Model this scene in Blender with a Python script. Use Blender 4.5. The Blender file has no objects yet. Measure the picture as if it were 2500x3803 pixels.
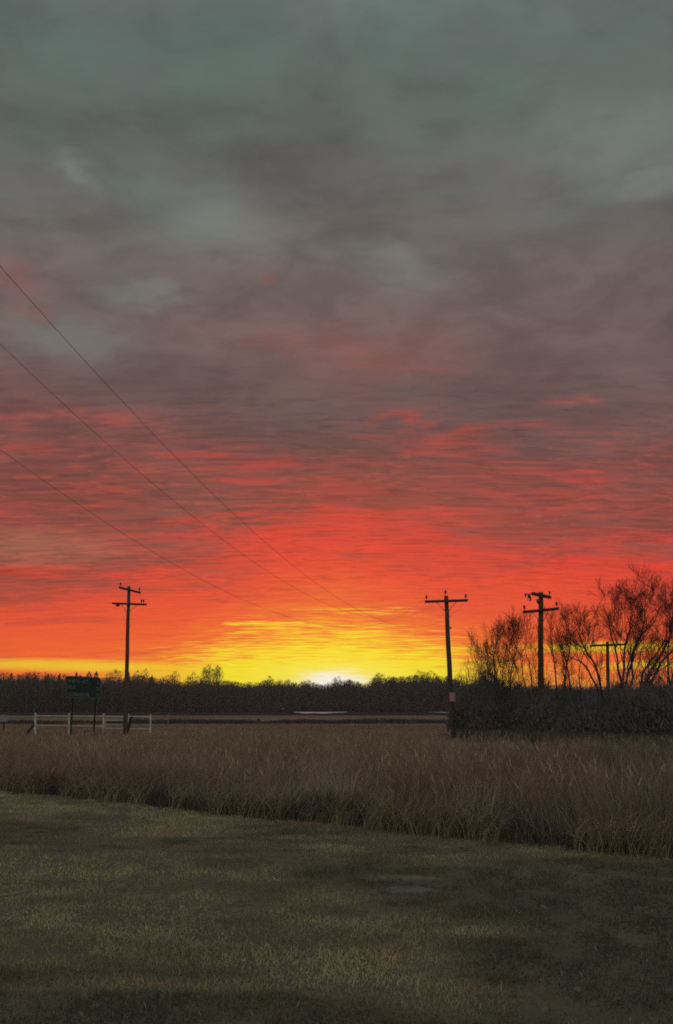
import bpy, math, random
import numpy as np
from mathutils import Vector

scene = bpy.context.scene
COL = scene.collection

# ------------------------------------------------------------------ camera
EYE = 1.65
PITCH = math.radians(12.48)
FOCAL = 3293.0                      # in pixels of the 2500 x 3803 photograph
cam_data = bpy.data.cameras.new('camera')
cam_data.sensor_fit = 'VERTICAL'
cam_data.angle_y = 2 * math.atan(1901.5 / FOCAL)
cam_data.clip_start = 0.05
cam_data.clip_end = 6000
cam = bpy.data.objects.new('camera', cam_data)
cam.location = (0, 0, EYE)
cam.rotation_euler = (math.radians(90) + PITCH, 0, 0)
COL.objects.link(cam)
scene.camera = cam


def at(px, py, Y):
    """the point at distance Y (metres north of the viewer) that photo pixel px, py shows"""
    a = (px - 1250.0) / FOCAL
    b = (1901.5 - py) / FOCAL
    dy = math.cos(PITCH) - b * math.sin(PITCH)
    dz = math.sin(PITCH) + b * math.cos(PITCH)
    s = Y / dy
    return Vector((a * s, Y, EYE + dz * s))


def elev_az(px, py):
    v = at(px, py, 100.0) - Vector((0, 0, EYE))
    return math.degrees(math.atan2(v.z, math.hypot(v.x, v.y))), math.degrees(math.atan2(v.x, v.y))


def lin(r, g, b):
    def f(c):
        c = c / 255.0
        return c / 12.92 if c <= 0.04045 else ((c + 0.055) / 1.055) ** 2.4
    return (f(r), f(g), f(b))


# ------------------------------------------------------------------ world
SUN_EL, SUN_AZ = elev_az(1235, 2500)


class NT:
    """small helper for writing node trees as expressions"""

    def __init__(self, tree):
        self.t = tree
        self.N = tree.nodes
        self.L = tree.links

    def node(self, kind, **props):
        n = self.N.new(kind)
        for k, v in props.items():
            setattr(n, k, v)
        return n

    def put(self, sock, v):
        if isinstance(v, bpy.types.NodeSocket):
            self.L.new(v, sock)
        elif v is not None:
            if hasattr(sock.default_value, '__len__'):
                if not hasattr(v, '__len__'):
                    v = (v, v, v)
                if len(sock.default_value) == 4 and len(v) == 3:
                    v = tuple(v) + (1.0,)
            sock.default_value = v

    def m(self, op, a, b=None, c=None, clamp=False):
        n = self.node('ShaderNodeMath', operation=op, use_clamp=clamp)
        self.put(n.inputs[0], a)
        self.put(n.inputs[1], b)
        self.put(n.inputs[2], c)
        return n.outputs[0]

    def add(self, a, b): return self.m('ADD', a, b)
    def sub(self, a, b): return self.m('SUBTRACT', a, b)
    def mul(self, a, b): return self.m('MULTIPLY', a, b)

    def vm(self, op, a, b=None):
        n = self.node('ShaderNodeVectorMath', operation=op)
        self.put(n.inputs[0], a)
        self.put(n.inputs[1], b)
        return n.outputs[0]

    def xyz(self, x, y, z=0.0):
        n = self.node('ShaderNodeCombineXYZ')
        for i, v in enumerate((x, y, z)):
            self.put(n.inputs[i], v)
        return n.outputs[0]

    def noise(self, vec, scale, detail=4.0, rough=0.5, distort=0.0):
        n = self.node('ShaderNodeTexNoise')
        self.put(n.inputs['Vector'], vec)
        n.inputs['Scale'].default_value = scale
        n.inputs['Detail'].default_value = detail
        n.inputs['Roughness'].default_value = rough
        n.inputs['Distortion'].default_value = distort
        return n.outputs[0]

    def ss(self, v, lo, hi, out_lo=0.0, out_hi=1.0):
        n = self.node('ShaderNodeMapRange', interpolation_type='SMOOTHSTEP')
        self.put(n.inputs['Value'], v)
        self.put(n.inputs['From Min'], lo)
        self.put(n.inputs['From Max'], hi)
        n.inputs['To Min'].default_value = out_lo
        n.inputs['To Max'].default_value = out_hi
        return n.outputs[0]

    def ramp(self, fac, stops, interp='LINEAR'):
        n = self.node('ShaderNodeValToRGB')
        cr = n.color_ramp
        cr.interpolation = interp
        while len(cr.elements) < len(stops):
            cr.elements.new(0.5)
        for e, (p, c) in zip(cr.elements, stops):
            e.position = p
            e.color = tuple(c) + (1.0,)
        self.put(n.inputs[0], fac)
        return n.outputs[0]

    def mix(self, f, a, b, blend='MIX'):
        n = self.node('ShaderNodeMix', data_type='RGBA', blend_type=blend)
        self.put(n.inputs[0], f)
        self.put(n.inputs[6], a)
        self.put(n.inputs[7], b)
        return n.outputs[2]


world = bpy.data.worlds.new('World')
scene.world = world
world.use_nodes = True
wt = world.node_tree
wt.nodes.clear()
w = NT(wt)
dirv = w.node('ShaderNodeTexCoord').outputs['Generated']
sep = w.node('ShaderNodeSeparateXYZ')
wt.links.new(dirv, sep.inputs[0])
dx, dy_, dz_ = sep.outputs
DEG = 57.29578
el = w.mul(w.m('ARCSINE', dz_), DEG)
az = w.mul(w.m('ARCTAN2', dx, dy_), DEG)
az_abs = w.m('ABSOLUTE', w.sub(az, SUN_AZ))
# the cloud deck: directions carried on to a flat layer overhead
den = w.add(w.m('MAXIMUM', dz_, 0.0), 0.11)
cu = w.m('DIVIDE', dx, den)
cv = w.m('DIVIDE', dy_, den)
deck = w.xyz(cu, cv, 0.0)
warp = w.noise(deck, 2.2, 3.0, 0.5)
streak = w.noise(w.xyz(w.add(w.mul(cu, 1.0), w.mul(warp, 0.45)), w.mul(cv, 2.2), 3.1), 2.4, 6.0, 0.55)
billow = w.noise(w.xyz(w.add(w.mul(cu, 0.75), w.mul(warp, 0.35)), cv, 7.7), 3.1, 5.0, 0.48)
broad = w.noise(w.xyz(w.mul(cu, 0.6), cv, 11.3), 1.7, 3.0, 0.5)
fine = w.noise(w.xyz(w.mul(cu, 0.8), w.mul(cv, 3.0), 1.9), 7.5, 5.0, 0.62)
puff = w.noise(w.xyz(w.add(w.mul(cu, 0.9), w.mul(cv, 0.35)), w.sub(cv, w.mul(cu, 0.25)), 5.5), 6.5, 6.0, 0.58, 0.4)
high_sky = w.ss(el, 15.0, 24.0)
thread0 = w.noise(w.xyz(cu, w.mul(cv, 2.2), 4.4), 9.0, 4.0, 0.6)
s0 = w.sub(streak, 0.5)
f0 = w.sub(fine, 0.5)
b0 = w.sub(billow, 0.5)
g0 = w.sub(broad, 0.5)

# clear glowing air low over the sunset
e_red = w.mul(w.add(el, w.add(w.mul(s0, 3.0), w.mul(f0, 1.6))), w.add(1.0, w.mul(az_abs, 0.012)))
glow = w.ramp(w.m('DIVIDE', e_red, 45.0), [
    (0.000, lin(238, 112, 42)),
    (0.080, lin(236, 96, 44)),
    (0.150, lin(230, 76, 50)),
    (0.220, lin(224, 62, 50)),
    (0.270, lin(208, 62, 54)),
    (0.330, lin(184, 68, 60)),
    (0.450, lin(176, 72, 64)),
    (0.600, lin(132, 104, 98)),
    (0.780, lin(102, 114, 108)),
    (1.000, lin(96, 110, 105))])

# grey and mauve cloud
cloud = w.ramp(w.m('DIVIDE', w.add(el, w.mul(g0, 9.0)), 90.0), [
    (0.00, lin(150, 70, 58)),
    (0.09, lin(146, 68, 60)),
    (0.16, lin(120, 70, 66)),
    (0.22, lin(102, 79, 78)),
    (0.33, lin(96, 91, 89)),
    (0.44, lin(86, 94, 91)),
    (0.58, lin(126, 132, 130)),
    (0.75, lin(146, 150, 149)),
    (1.00, lin(156, 160, 160))])
cloud = w.mix(w.mul(high_sky, w.ss(puff, 0.34, 0.66)), w.mix(w.mul(high_sky, 0.5), cloud, w.mix(1.0, cloud, (0.74, 0.74, 0.74), 'MULTIPLY')), w.mix(1.0, cloud, (1.16, 1.17, 1.16), 'MULTIPLY'))
back = w.ss(w.m('ABSOLUTE', az), 45.0, 130.0)
cloud = w.mix(back, cloud, lin(146, 149, 148))
glow = w.mix(back, glow, lin(150, 158, 160))
cloud = w.mix(w.ss(billow, 0.3, 0.75, 0.0, 0.55), cloud, w.mix(1.0, cloud, (1.5, 1.5, 1.48), 'MULTIPLY'))
cloud = w.mix(w.mul(w.ss(fine, 0.35, 0.8, 0.0, 0.30), w.sub(1.0, high_sky)), cloud, w.mix(1.0, cloud, (0.74, 0.74, 0.75), 'MULTIPLY'))

side = w.m('MULTIPLY', az_abs, w.ss(az, -4.0, 4.0, 0.34, 0.18))
bias = w.ramp(w.m('DIVIDE', w.add(el, side), 45.0), [
    (0.00, (0.0,) * 3), (0.20, (0.04,) * 3), (0.265, (0.26,) * 3), (0.30, (0.58,) * 3), (0.36, (0.74,) * 3),
    (0.48, (0.86,) * 3), (0.60, (0.86,) * 3), (0.80, (0.70,) * 3), (1.0, (0.60,) * 3)])
cover = w.ss(w.add(bias, w.add(w.mul(s0, 1.1), w.add(w.mul(g0, 0.5), w.mul(f0, 0.8)))), 0.06, 0.86)


dwn = w.node('ShaderNodeTexNoise')
w.put(dwn.inputs['Vector'], w.xyz(w.mul(dx, 0.7), dy_, w.mul(dz_, 1.6)))
dwn.inputs['Scale'].default_value = 17.0
dwn.inputs['Detail'].default_value = 4.0
dwn.inputs['Roughness'].default_value = 0.55
dws = w.node('ShaderNodeSeparateXYZ')
wt.links.new(dwn.outputs['Color'], dws.inputs[0])
az_w = w.add(az, w.mul(w.sub(dws.outputs[0], 0.5), 9.0))
el_w = w.add(el, w.mul(w.sub(dws.outputs[1], 0.5), 3.6))


def blob(px, py, rx, ry, tilt=0.0, ragged=0.5):
    """a soft patch of the cloud deck, centred on a direction of the sky (radii in degrees)"""
    e, a = elev_az(px, py)
    high = e > 17.0
    u = w.sub(az_w if high else az, a)
    v = w.sub(el_w if high else el, e)
    if tilt:
        v = w.add(v, w.mul(u, tilt))
    q = w.add(w.m('POWER', w.mul(u, 1.0 / rx), 2.0), w.m('POWER', w.mul(v, 1.0 / ry), 2.0))
    if not high:
        q = w.add(q, w.add(w.mul(s0, ragged * 4.0), w.mul(f0, ragged * 6.0)))
        return w.ss(q, -0.7, 1.9, 1.0, 0.0)
    return w.m('POWER', 2.718, w.mul(w.m('MAXIMUM', q, 0.0), -1.0))


def union(ms):
    r = ms[0]
    for k in ms[1:]:
        r = w.m('MAXIMUM', r, k)
    return r


# rifts where the red air shows through, and thin bright places in the deck
rifts = union([blob(b[0], b[1], b[2] * 1.25, b[3] * 0.85, *(b[4:] or (0.0,)), 0.7) for b in [
    (500, 1572, 2.2, 0.55), (150, 1560, 3.0, 0.45), (940, 1785, 2.0, 0.28), (430, 1822, 2.8, 0.42), (1010, 1720, 2.4, 0.5),
    (2120, 1482, 2.0, 0.42), (1490, 1558, 1.4, 0.32), (1700, 1630, 1.9, 0.5, -0.08), (1840, 1822, 1.5, 0.4),
    (1980, 1822, 1.7, 0.32), (2190, 1780, 1.6, 0.6), (1620, 1892, 4.6, 0.34), (1000, 1915, 2.0, 0.35),
    (2300, 2010, 4.2, 0.4), (1330, 1935, 4.6, 0.8), (200, 2128, 5.0, 0.45), (760, 1930, 2.2, 0.6), (60, 1660, 2.6, 0.5), (720, 1690, 1.8, 0.35)]])
faint = union([blob(*b) for b in [
    (1000, 1032, 1.0, 0.40), (50, 1025, 1.7, 0.7), (45, 1125, 1.4, 0.5), (1420, 1330, 7.0, 2.0)]])
pale = union([blob(*b) for b in [
    (1440, 985, 3.6, 1.2, 0.16), (340, 660, 1.7, 1.0, 0.4), (780, 830, 5.0, 1.6, 0.1), (2290, 540, 4.2, 2.2, 0.05),
    (2460, 660, 2.0, 0.9), (250, 1230, 4.6, 1.6), (520, 1090, 3.0, 0.8)]])
teal = union([blob(*b) for b in [
    (820, 250, 5.5, 3.0), (1450, 120, 3.4, 3.0), (1820, 330, 3.4, 1.1), (2420, 420, 3.0, 1.6), (230, 250, 4.0, 2.4), (600, 720, 5.0, 1.8)]])
dusty = blob(80, 2030, 6.0, 1.15, 0.0)
shade = union([blob(*b) for b in [
    (1130, 560, 5.0, 2.6), (420, 1400, 5.5, 1.1), (1750, 1480, 5.0, 0.9), (2250, 1900, 4.0, 0.8), (130, 2040, 4.0, 1.0),
    (1250, 1830, 3.5, 0.5), (420, 500, 3.8, 1.6), (2300, 800, 4.0, 1.0)]])

cover = w.m('MULTIPLY', cover, w.sub(1.0, w.mul(rifts, w.ss(thread0, 0.62, 0.40, 0.25, 0.78))), clamp=True)
cover = w.m('MAXIMUM', cover, w.mul(shade, w.ss(el, 8.0, 13.0, 0.0, 0.7)))
sky = w.mix(cover, glow, cloud)
sky = w.mix(w.mul(faint, 0.17), sky, lin(176, 72, 66))
sky = w.mix(w.mul(shade, w.ss(el, 17.0, 24.0, 0.0, 0.25)), sky, lin(78, 74, 74))
sky = w.mix(w.mul(teal, 0.24), sky, lin(98, 124, 114))
sky = w.mix(w.mul(pale, 0.40), sky, lin(134, 142, 134))
sky = w.mix(w.mul(dusty, 0.55), sky, lin(142, 112, 88))

# yellow air under and around the hidden sun
e_yel = w.mul(w.add(el, w.add(w.mul(s0, 2.2), w.mul(f0, 6.5))), w.add(1.0, w.mul(w.mul(az_abs, az_abs), 0.0060)))
yel = w.ss(e_yel, 2.6, 6.2, 1.0, 0.0)
ora = w.mul(w.ss(e_yel, 3.0, 9.0, 1.0, 0.0), w.ss(az_abs, 5.0, 16.0, 1.0, 0.45))
bands = union([blob(330, 2474, 10.0, 0.38, 0.012, 0.14), blob(720, 2506, 6.0, 0.42, 0.01, 0.15), blob(2260, 2405, 5.5, 0.32, 0.0, 0.25),
               w.mul(blob(1380, 2268, 3.4, 0.20, 0.0, 1.6), 0.6),
               blob(1060, 2320, 3.0, 0.22, 0.0, 1.2), blob(2420, 2470, 3.0, 0.25, 0.0, 0.3)])
yel = w.m('MAXIMUM', w.mul(yel, w.ss(az_abs, 6.0, 14.0, 1.0, 0.18)), w.mul(bands, 0.75))
thread = w.noise(w.xyz(w.add(w.mul(cu, 0.85), w.mul(warp, 0.5)), w.mul(cv, 2.6), 8.8), 11.0, 6.0, 0.66)
veil = w.mul(w.ss(thread, 0.44, 0.66), w.mul(w.ss(el, 3.5, 8.0), w.ss(el, 17.0, 24.0, 1.0, 0.0)))
sky = w.mix(w.mul(veil, 0.55), sky, w.mix(1.0, sky, (0.52, 0.62, 0.72), 'MULTIPLY'))
lit = w.mul(w.ss(thread, 0.46, 0.28), w.mul(w.ss(el, 5.0, 9.0), w.ss(el, 14.0, 20.0, 1.0, 0.0)))
sky = w.mix(w.mul(lit, 0.30), sky, lin(236, 84, 58))
sky = w.mix(w.mul(ora, 0.75), sky, lin(242, 134, 46))
sky = w.mix(yel, sky, lin(240, 226, 42))
d_sun = w.m('SQRT', w.add(w.m('POWER', w.mul(w.sub(az, SUN_AZ + 0.1), 1 / 2.2), 2.0), w.m('POWER', w.mul(w.sub(el, SUN_EL - 0.62), 1 / 0.72), 2.0)))
d_sun = w.add(d_sun, w.add(w.mul(s0, 0.8), w.mul(f0, 1.6)))
core = w.ss(d_sun, 0.30, 1.45, 1.0, 0.0)
sky = w.mix(w.ss(d_sun, 0.4, 3.0, 0.6, 0.0), sky, lin(244, 236, 110))
sky = w.mix(core, sky, (0.92, 0.92, 0.86))
# high scattered daylight under the clouds
nish = w.node('ShaderNodeTexSky', sky_type='NISHITA')
nish.sun_disc = False
nish.sun_elevation = math.radians(SUN_EL)
nish.sun_rotation = math.radians(SUN_AZ)
nish.air_density = 1.0
nish.dust_density = 2.0
SKY_GAIN = 0.1
tot = w.mix(1.0, w.mix(1.0, sky, (1.0 / SKY_GAIN,) * 3, 'MULTIPLY'), w.mix(1.0, nish.outputs[0], (0.03,) * 3, 'MULTIPLY'), 'ADD')
# below the horizon the same dusk light, as ground far away
tot = w.mix(w.ss(el, -2.0, -0.2, 1.0, 0.0), tot, (0.25, 0.2, 0.16))
world.cycles.sampling_method = 'MANUAL'
world.cycles.sample_map_resolution = 512
bg = w.node('ShaderNodeBackground')
w.put(bg.inputs['Color'], tot)
bg.inputs['Strength'].default_value = SKY_GAIN
wo = w.node('ShaderNodeOutputWorld')
wt.links.new(bg.outputs[0], wo.inputs['Surface'])

# ------------------------------------------------------------------ sun, exposure
sun_data = bpy.data.lights.new('sun', 'SUN')
sun_data.energy = 0.5
sun_data.angle = math.radians(3.0)
sun_data.color = (1.0, 0.55, 0.22)
sun = bpy.data.objects.new('sun', sun_data)
COL.objects.link(sun)
sd = Vector((math.sin(math.radians(SUN_AZ)) * math.cos(math.radians(SUN_EL)),
             math.cos(math.radians(SUN_AZ)) * math.cos(math.radians(SUN_EL)), math.sin(math.radians(SUN_EL))))
sun.rotation_euler = sd.to_track_quat('Z', 'Y').to_euler()

scene.view_settings.view_transform = 'Standard'
scene.view_settings.look = 'None'
scene.view_settings.exposure = 0.0
scene.view_settings.gamma = 1.0
scene.view_settings.use_curve_mapping = False
scene.render.engine = 'CYCLES'
scene.cycles.use_denoising = False
scene.cycles.filter_width = 1.8
scene.cycles.max_bounces = 6
scene.cycles.transparent_max_bounces = 12

# ------------------------------------------------------------------ helpers
rng = np.random.default_rng(7)
random.seed(7)


def tag(o, label=None, cat=None, group=None, kind=None):
    if label:
        o['label'] = label
    if cat:
        o['category'] = cat
    if group:
        o['group'] = group
    if kind:
        o['kind'] = kind
    return o


def empty(name, loc, label, cat, group=None):
    o = bpy.data.objects.new(name, None)
    o.empty_display_size = 0.3
    o.location = loc
    COL.objects.link(o)
    return tag(o, label, cat, group)


class MB:
    """collects tubes and boxes; build() links them as one mesh object"""

    def __init__(self):
        self.v = []
        self.f = []

    def tube(self, pts, radii, sides=6, cap=True):
        pts = [Vector(p) for p in pts]
        n0 = len(self.v)
        ref = None
        n = len(pts)
        for i, p in enumerate(pts):
            t = (pts[min(i + 1, n - 1)] - pts[max(i - 1, 0)])
            t = t.normalized() if t.length > 1e-9 else Vector((0, 0, 1))
            if ref is None:
                ref = Vector((1, 0, 0)) if abs(t.x) < 0.8 else Vector((0, 1, 0))
            a = (ref - t * ref.dot(t))
            a = a.normalized() if a.length > 1e-6 else t.orthogonal().normalized()
            b = t.cross(a)
            ref = a
            r = radii[i] if hasattr(radii, '__len__') else radii
            for k in range(sides):
                q = 2 * math.pi * k / sides
                self.v.append(tuple(p + a * (math.cos(q) * r) + b * (math.sin(q) * r)))
        for i in range(n - 1):
            for k in range(sides):
                k2 = (k + 1) % sides
                self.f.append((n0 + i * sides + k, n0 + i * sides + k2, n0 + (i + 1) * sides + k2, n0 + (i + 1) * sides + k))
        if cap:
            self.f.append(tuple(n0 + k for k in range(sides))[::-1])
            self.f.append(tuple(n0 + (n - 1) * sides + k for k in range(sides)))
        return self

    def bar(self, p, q, w_, h_, up=(0, 0, 1), bevel=0.0):
        """a squared timber from p to q, w_ wide and h_ high, its long edges chamfered"""
        p, q, up = Vector(p), Vector(q), Vector(up)
        t = (q - p).normalized()
        s = t.cross(up)
        s = s.normalized() if s.length > 1e-6 else t.orthogonal().normalized()
        u = s.cross(t).normalized()
        c = bevel or min(w_, h_) * 0.12
        prof = [(-w_ / 2 + c, -h_ / 2), (w_ / 2 - c, -h_ / 2), (w_ / 2, -h_ / 2 + c), (w_ / 2, h_ / 2 - c),
                (w_ / 2 - c, h_ / 2), (-w_ / 2 + c, h_ / 2), (-w_ / 2, h_ / 2 - c), (-w_ / 2, -h_ / 2 + c)]
        n0 = len(self.v)
        for o in (p, q):
            for a, b in prof:
                self.v.append(tuple(o + s * a + u * b))
        for k in range(8):
            self.f.append((n0 + k, n0 + (k + 1) % 8, n0 + 8 + (k + 1) % 8, n0 + 8 + k))
        self.f.append(tuple(n0 + k for k in range(8))[::-1])
        self.f.append(tuple(n0 + 8 + k for k in range(8)))
        return self

    def lathe(self, base, prof, sides=8, axis=(0, 0, 1)):
        base, ax = Vector(base), Vector(axis).normalized()
        return self.tube([base + ax * h for r, h in prof], [max(r, 0.001) for r, h in prof], sides)

    def build(self, name, mat, parent=None, smooth=False):
        me = bpy.data.meshes.new(name)
        me.from_pydata(self.v, [], self.f)
        me.update()
        if smooth:
            me.polygons.foreach_set('use_smooth', [True] * len(me.polygons))
        me.materials.append(mat)
        o = bpy.data.objects.new(name, me)
        COL.objects.link(o)
        if parent is not None:
            o.parent = parent
            base = Vector(parent.location)
            if parent.parent is not None:
                base = Vector((0, 0, 0))
            o.matrix_parent_inverse.identity()
            if base.length:
                me.transform(__import__('mathutils').Matrix.Translation(-base))
        return o


def tri_object(name, verts, faces, mat, cols=None):
    """a mesh object from numpy arrays (faces: n x 3)"""
    me = bpy.data.meshes.new(name)
    nv, nf = len(verts), len(faces)
    me.vertices.add(nv)
    me.vertices.foreach_set('co', np.ascontiguousarray(verts, dtype=np.float32).ravel())
    me.loops.add(nf * 3)
    me.loops.foreach_set('vertex_index', np.ascontiguousarray(faces, dtype=np.int32).ravel())
    me.polygons.add(nf)
    me.polygons.foreach_set('loop_start', np.arange(0, nf * 3, 3, dtype=np.int32))
    me.update(calc_edges=True)
    if cols is not None:
        ca = me.color_attributes.new('tone', 'FLOAT_COLOR', 'POINT')
        c4 = np.ones((nv, 4), dtype=np.float32)
        c4[:, :3] = cols
        ca.data.foreach_set('color', c4.ravel())
    me.materials.append(mat)
    o = bpy.data.objects.new(name, me)
    COL.objects.link(o)
    return o


def vnoise(x, y, seed=0):
    """smooth value noise, 0..1"""
    xi, yi = np.floor(x).astype(np.int64), np.floor(y).astype(np.int64)
    fx, fy = x - xi, y - yi
    fx, fy = fx * fx * (3 - 2 * fx), fy * fy * (3 - 2 * fy)

    def h(a, b):
        n = (a * 374761393 + b * 668265263 + seed * 1442695041) & 0x7FFFFFFF
        n = ((n ^ (n >> 13)) * 1274126177) & 0x7FFFFFFF
        return ((n ^ (n >> 16)) & 0xFFFF) / 65535.0
    return (h(xi, yi) * (1 - fx) + h(xi + 1, yi) * fx) * (1 - fy) + (h(xi, yi + 1) * (1 - fx) + h(xi + 1, yi + 1) * fx) * fy


def fnoise(x, y, seed=0, octs=3):
    r, a, tot = 0, 1.0, 0
    for k in range(octs):
        r = r + a * vnoise(x * 2 ** k, y * 2 ** k, seed + k * 17)
        tot += a
        a *= 0.55
    return r / tot


# ------------------------------------------------------------------ materials
def material(name):
    m = bpy.data.materials.new(name)
    m.use_nodes = True
    m.node_tree.nodes.clear()
    t = NT(m.node_tree)
    out = t.node('ShaderNodeOutputMaterial')
    return m, t, out


def simple(name, c1, c2, scale=8.0, rough=0.85, stretch=(1, 1, 1), bump=0.2, metallic=0.0):
    m, t, out = material(name)
    co = t.node('ShaderNodeTexCoord').outputs['Object']
    n = t.noise(t.vm('MULTIPLY', co, stretch), scale, 5.0, 0.6)
    n2 = t.noise(co, scale * 0.17, 3.0, 0.5)
    col = t.mix(t.ss(t.add(t.mul(n, 0.7), t.mul(n2, 0.3)), 0.32, 0.68), c1, c2)
    b = t.node('ShaderNodeBsdfPrincipled')
    t.put(b.inputs['Base Color'], col)
    b.inputs['Roughness'].default_value = rough
    b.inputs['Metallic'].default_value = metallic
    b.inputs['Specular IOR Level'].default_value = 0.25
    if bump:
        bn = t.node('ShaderNodeBump')
        bn.inputs['Strength'].default_value = bump
        bn.inputs['Distance'].default_value = 0.02
        t.put(bn.inputs['Height'], n)
        m.node_tree.links.new(bn.outputs[0], b.inputs['Normal'])
    m.node_tree.links.new(b.outputs[0], out.inputs['Surface'])
    return m


def blade_mat(name, translucent=0.3):
    m, t, out = material(name)
    a = t.node('ShaderNodeAttribute', attribute_name='tone')
    d = t.node('ShaderNodeBsdfDiffuse')
    tr = t.node('ShaderNodeBsdfTranslucent')
    mx = t.node('ShaderNodeMixShader')
    m.node_tree.links.new(a.outputs['Color'], d.inputs['Color'])
    m.node_tree.links.new(a.outputs['Color'], tr.inputs['Color'])
    mx.inputs[0].default_value = translucent
    m.node_tree.links.new(d.outputs[0], mx.inputs[1])
    m.node_tree.links.new(tr.outputs[0], mx.inputs[2])
    m.node_tree.links.new(mx.outputs[0], out.inputs['Surface'])
    return m


M_WOOD = simple('weathered_pole_wood', (0.070, 0.050, 0.036), (0.135, 0.100, 0.072), 9.0, 0.9, (6, 6, 0.6), 0.4)
M_ARM = simple('crossarm_timber', (0.050, 0.036, 0.028), (0.095, 0.070, 0.052), 8.0, 0.9, (1, 6, 6), 0.3)
M_STEEL = simple('galvanised_steel', (0.22, 0.23, 0.23), (0.34, 0.35, 0.35), 30.0, 0.55, (1, 1, 1), 0.0, 0.6)
M_PORC = simple('brown_porcelain', (0.05, 0.025, 0.018), (0.08, 0.04, 0.028), 12.0, 0.3, (1, 1, 1), 0.0)
M_WIRE = simple('weathered_aluminium_wire', (0.05, 0.05, 0.05), (0.09, 0.09, 0.09), 3.0, 0.6, (1, 1, 1), 0.0)
M_WHITE = simple('chalky_white_paint', (0.50, 0.53, 0.49), (0.76, 0.78, 0.73), 5.0, 0.7, (1, 1, 0.5), 0.1)
M_GREEN = simple('green_sign_sheeting', (0.012, 0.026, 0.023), (0.016, 0.035, 0.031), 3.0, 0.45, (1, 1, 1), 0.0)
M_LETTER = simple('faded_white_lettering', (0.10, 0.145, 0.13), (0.16, 0.20, 0.185), 9.0, 0.5, (1, 1, 1), 0.0)
M_PLAQUE = simple('faded_red_plate', (0.42, 0.13, 0.13), (0.55, 0.26, 0.25), 16.0, 0.6, (1, 1, 1), 0.0)
M_PLAQTXT = simple('pale_plate_print', (0.60, 0.48, 0.46), (0.70, 0.58, 0.55), 16.0, 0.6, (1, 1, 1), 0.0)
M_BARK = simple('dark_bark', (0.050, 0.046, 0.043), (0.090, 0.084, 0.078), 7.0, 0.95, (5, 5, 0.8), 0.5)
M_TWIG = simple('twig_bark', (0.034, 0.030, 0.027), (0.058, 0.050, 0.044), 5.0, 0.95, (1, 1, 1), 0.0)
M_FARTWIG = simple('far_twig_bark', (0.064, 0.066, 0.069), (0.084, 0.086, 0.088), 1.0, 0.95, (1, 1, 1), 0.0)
M_CEDAR = simple('cedar_foliage', (0.050, 0.060, 0.050), (0.080, 0.090, 0.075), 1.5, 0.95, (1, 1, 1), 0.0)
M_BRUSH = simple('brush_stems', (0.130, 0.124, 0.116), (0.165, 0.157, 0.147), 2.0, 0.95, (1, 1, 1), 0.0)
M_DARKPOST = simple('creosoted_post', (0.018, 0.015, 0.013), (0.040, 0.032, 0.027), 8.0, 0.9, (5, 5, 0.7), 0.3)
M_SOIL = simple('pale_sandy_soil', (0.12, 0.115, 0.085), (0.19, 0.18, 0.135), 10.0, 0.95, (1, 1, 1), 0.6)
M_STAKE = simple('weathered_white_stake', (0.20, 0.22, 0.20), (0.36, 0.38, 0.34), 6.0, 0.8, (1, 1, 1), 0.1)
M_STICK = simple('bleached_stick', (0.20, 0.17, 0.12), (0.34, 0.29, 0.21), 20.0, 0.9, (1, 1, 1), 0.2)
M_BLADE = blade_mat('mown_grass_blades', 0.25)
M_TALL = blade_mat('dry_prairie_grass', 0.3)

# ------------------------------------------------------------------ ground
EDGE_X = np.array([-30.0, -14.0, -6.92, -4.16, -1.95, 0.0, 1.58, 2.76, 3.81, 7.0, 14.0, 30.0])
EDGE_Y = np.array([37.0, 24.6, 19.04, 16.88, 14.97, 13.46, 12.24, 11.32, 10.63, 8.6, 5.0, -3.0])


def edge_y(x):
    return np.interp(x, EDGE_X, EDGE_Y)


def ground_z(x, y):
    x, y = np.asarray(x, dtype=float), np.asarray(y, dtype=float)
    far = np.clip((y - 14.0) / 20.0, 0, 1)
    return 0.05 * (fnoise(x * 0.35, y * 0.35, 3, 2) - 0.5) + far * 0.12 * (fnoise(x * 0.06, y * 0.06, 9, 2) - 0.5)


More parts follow.
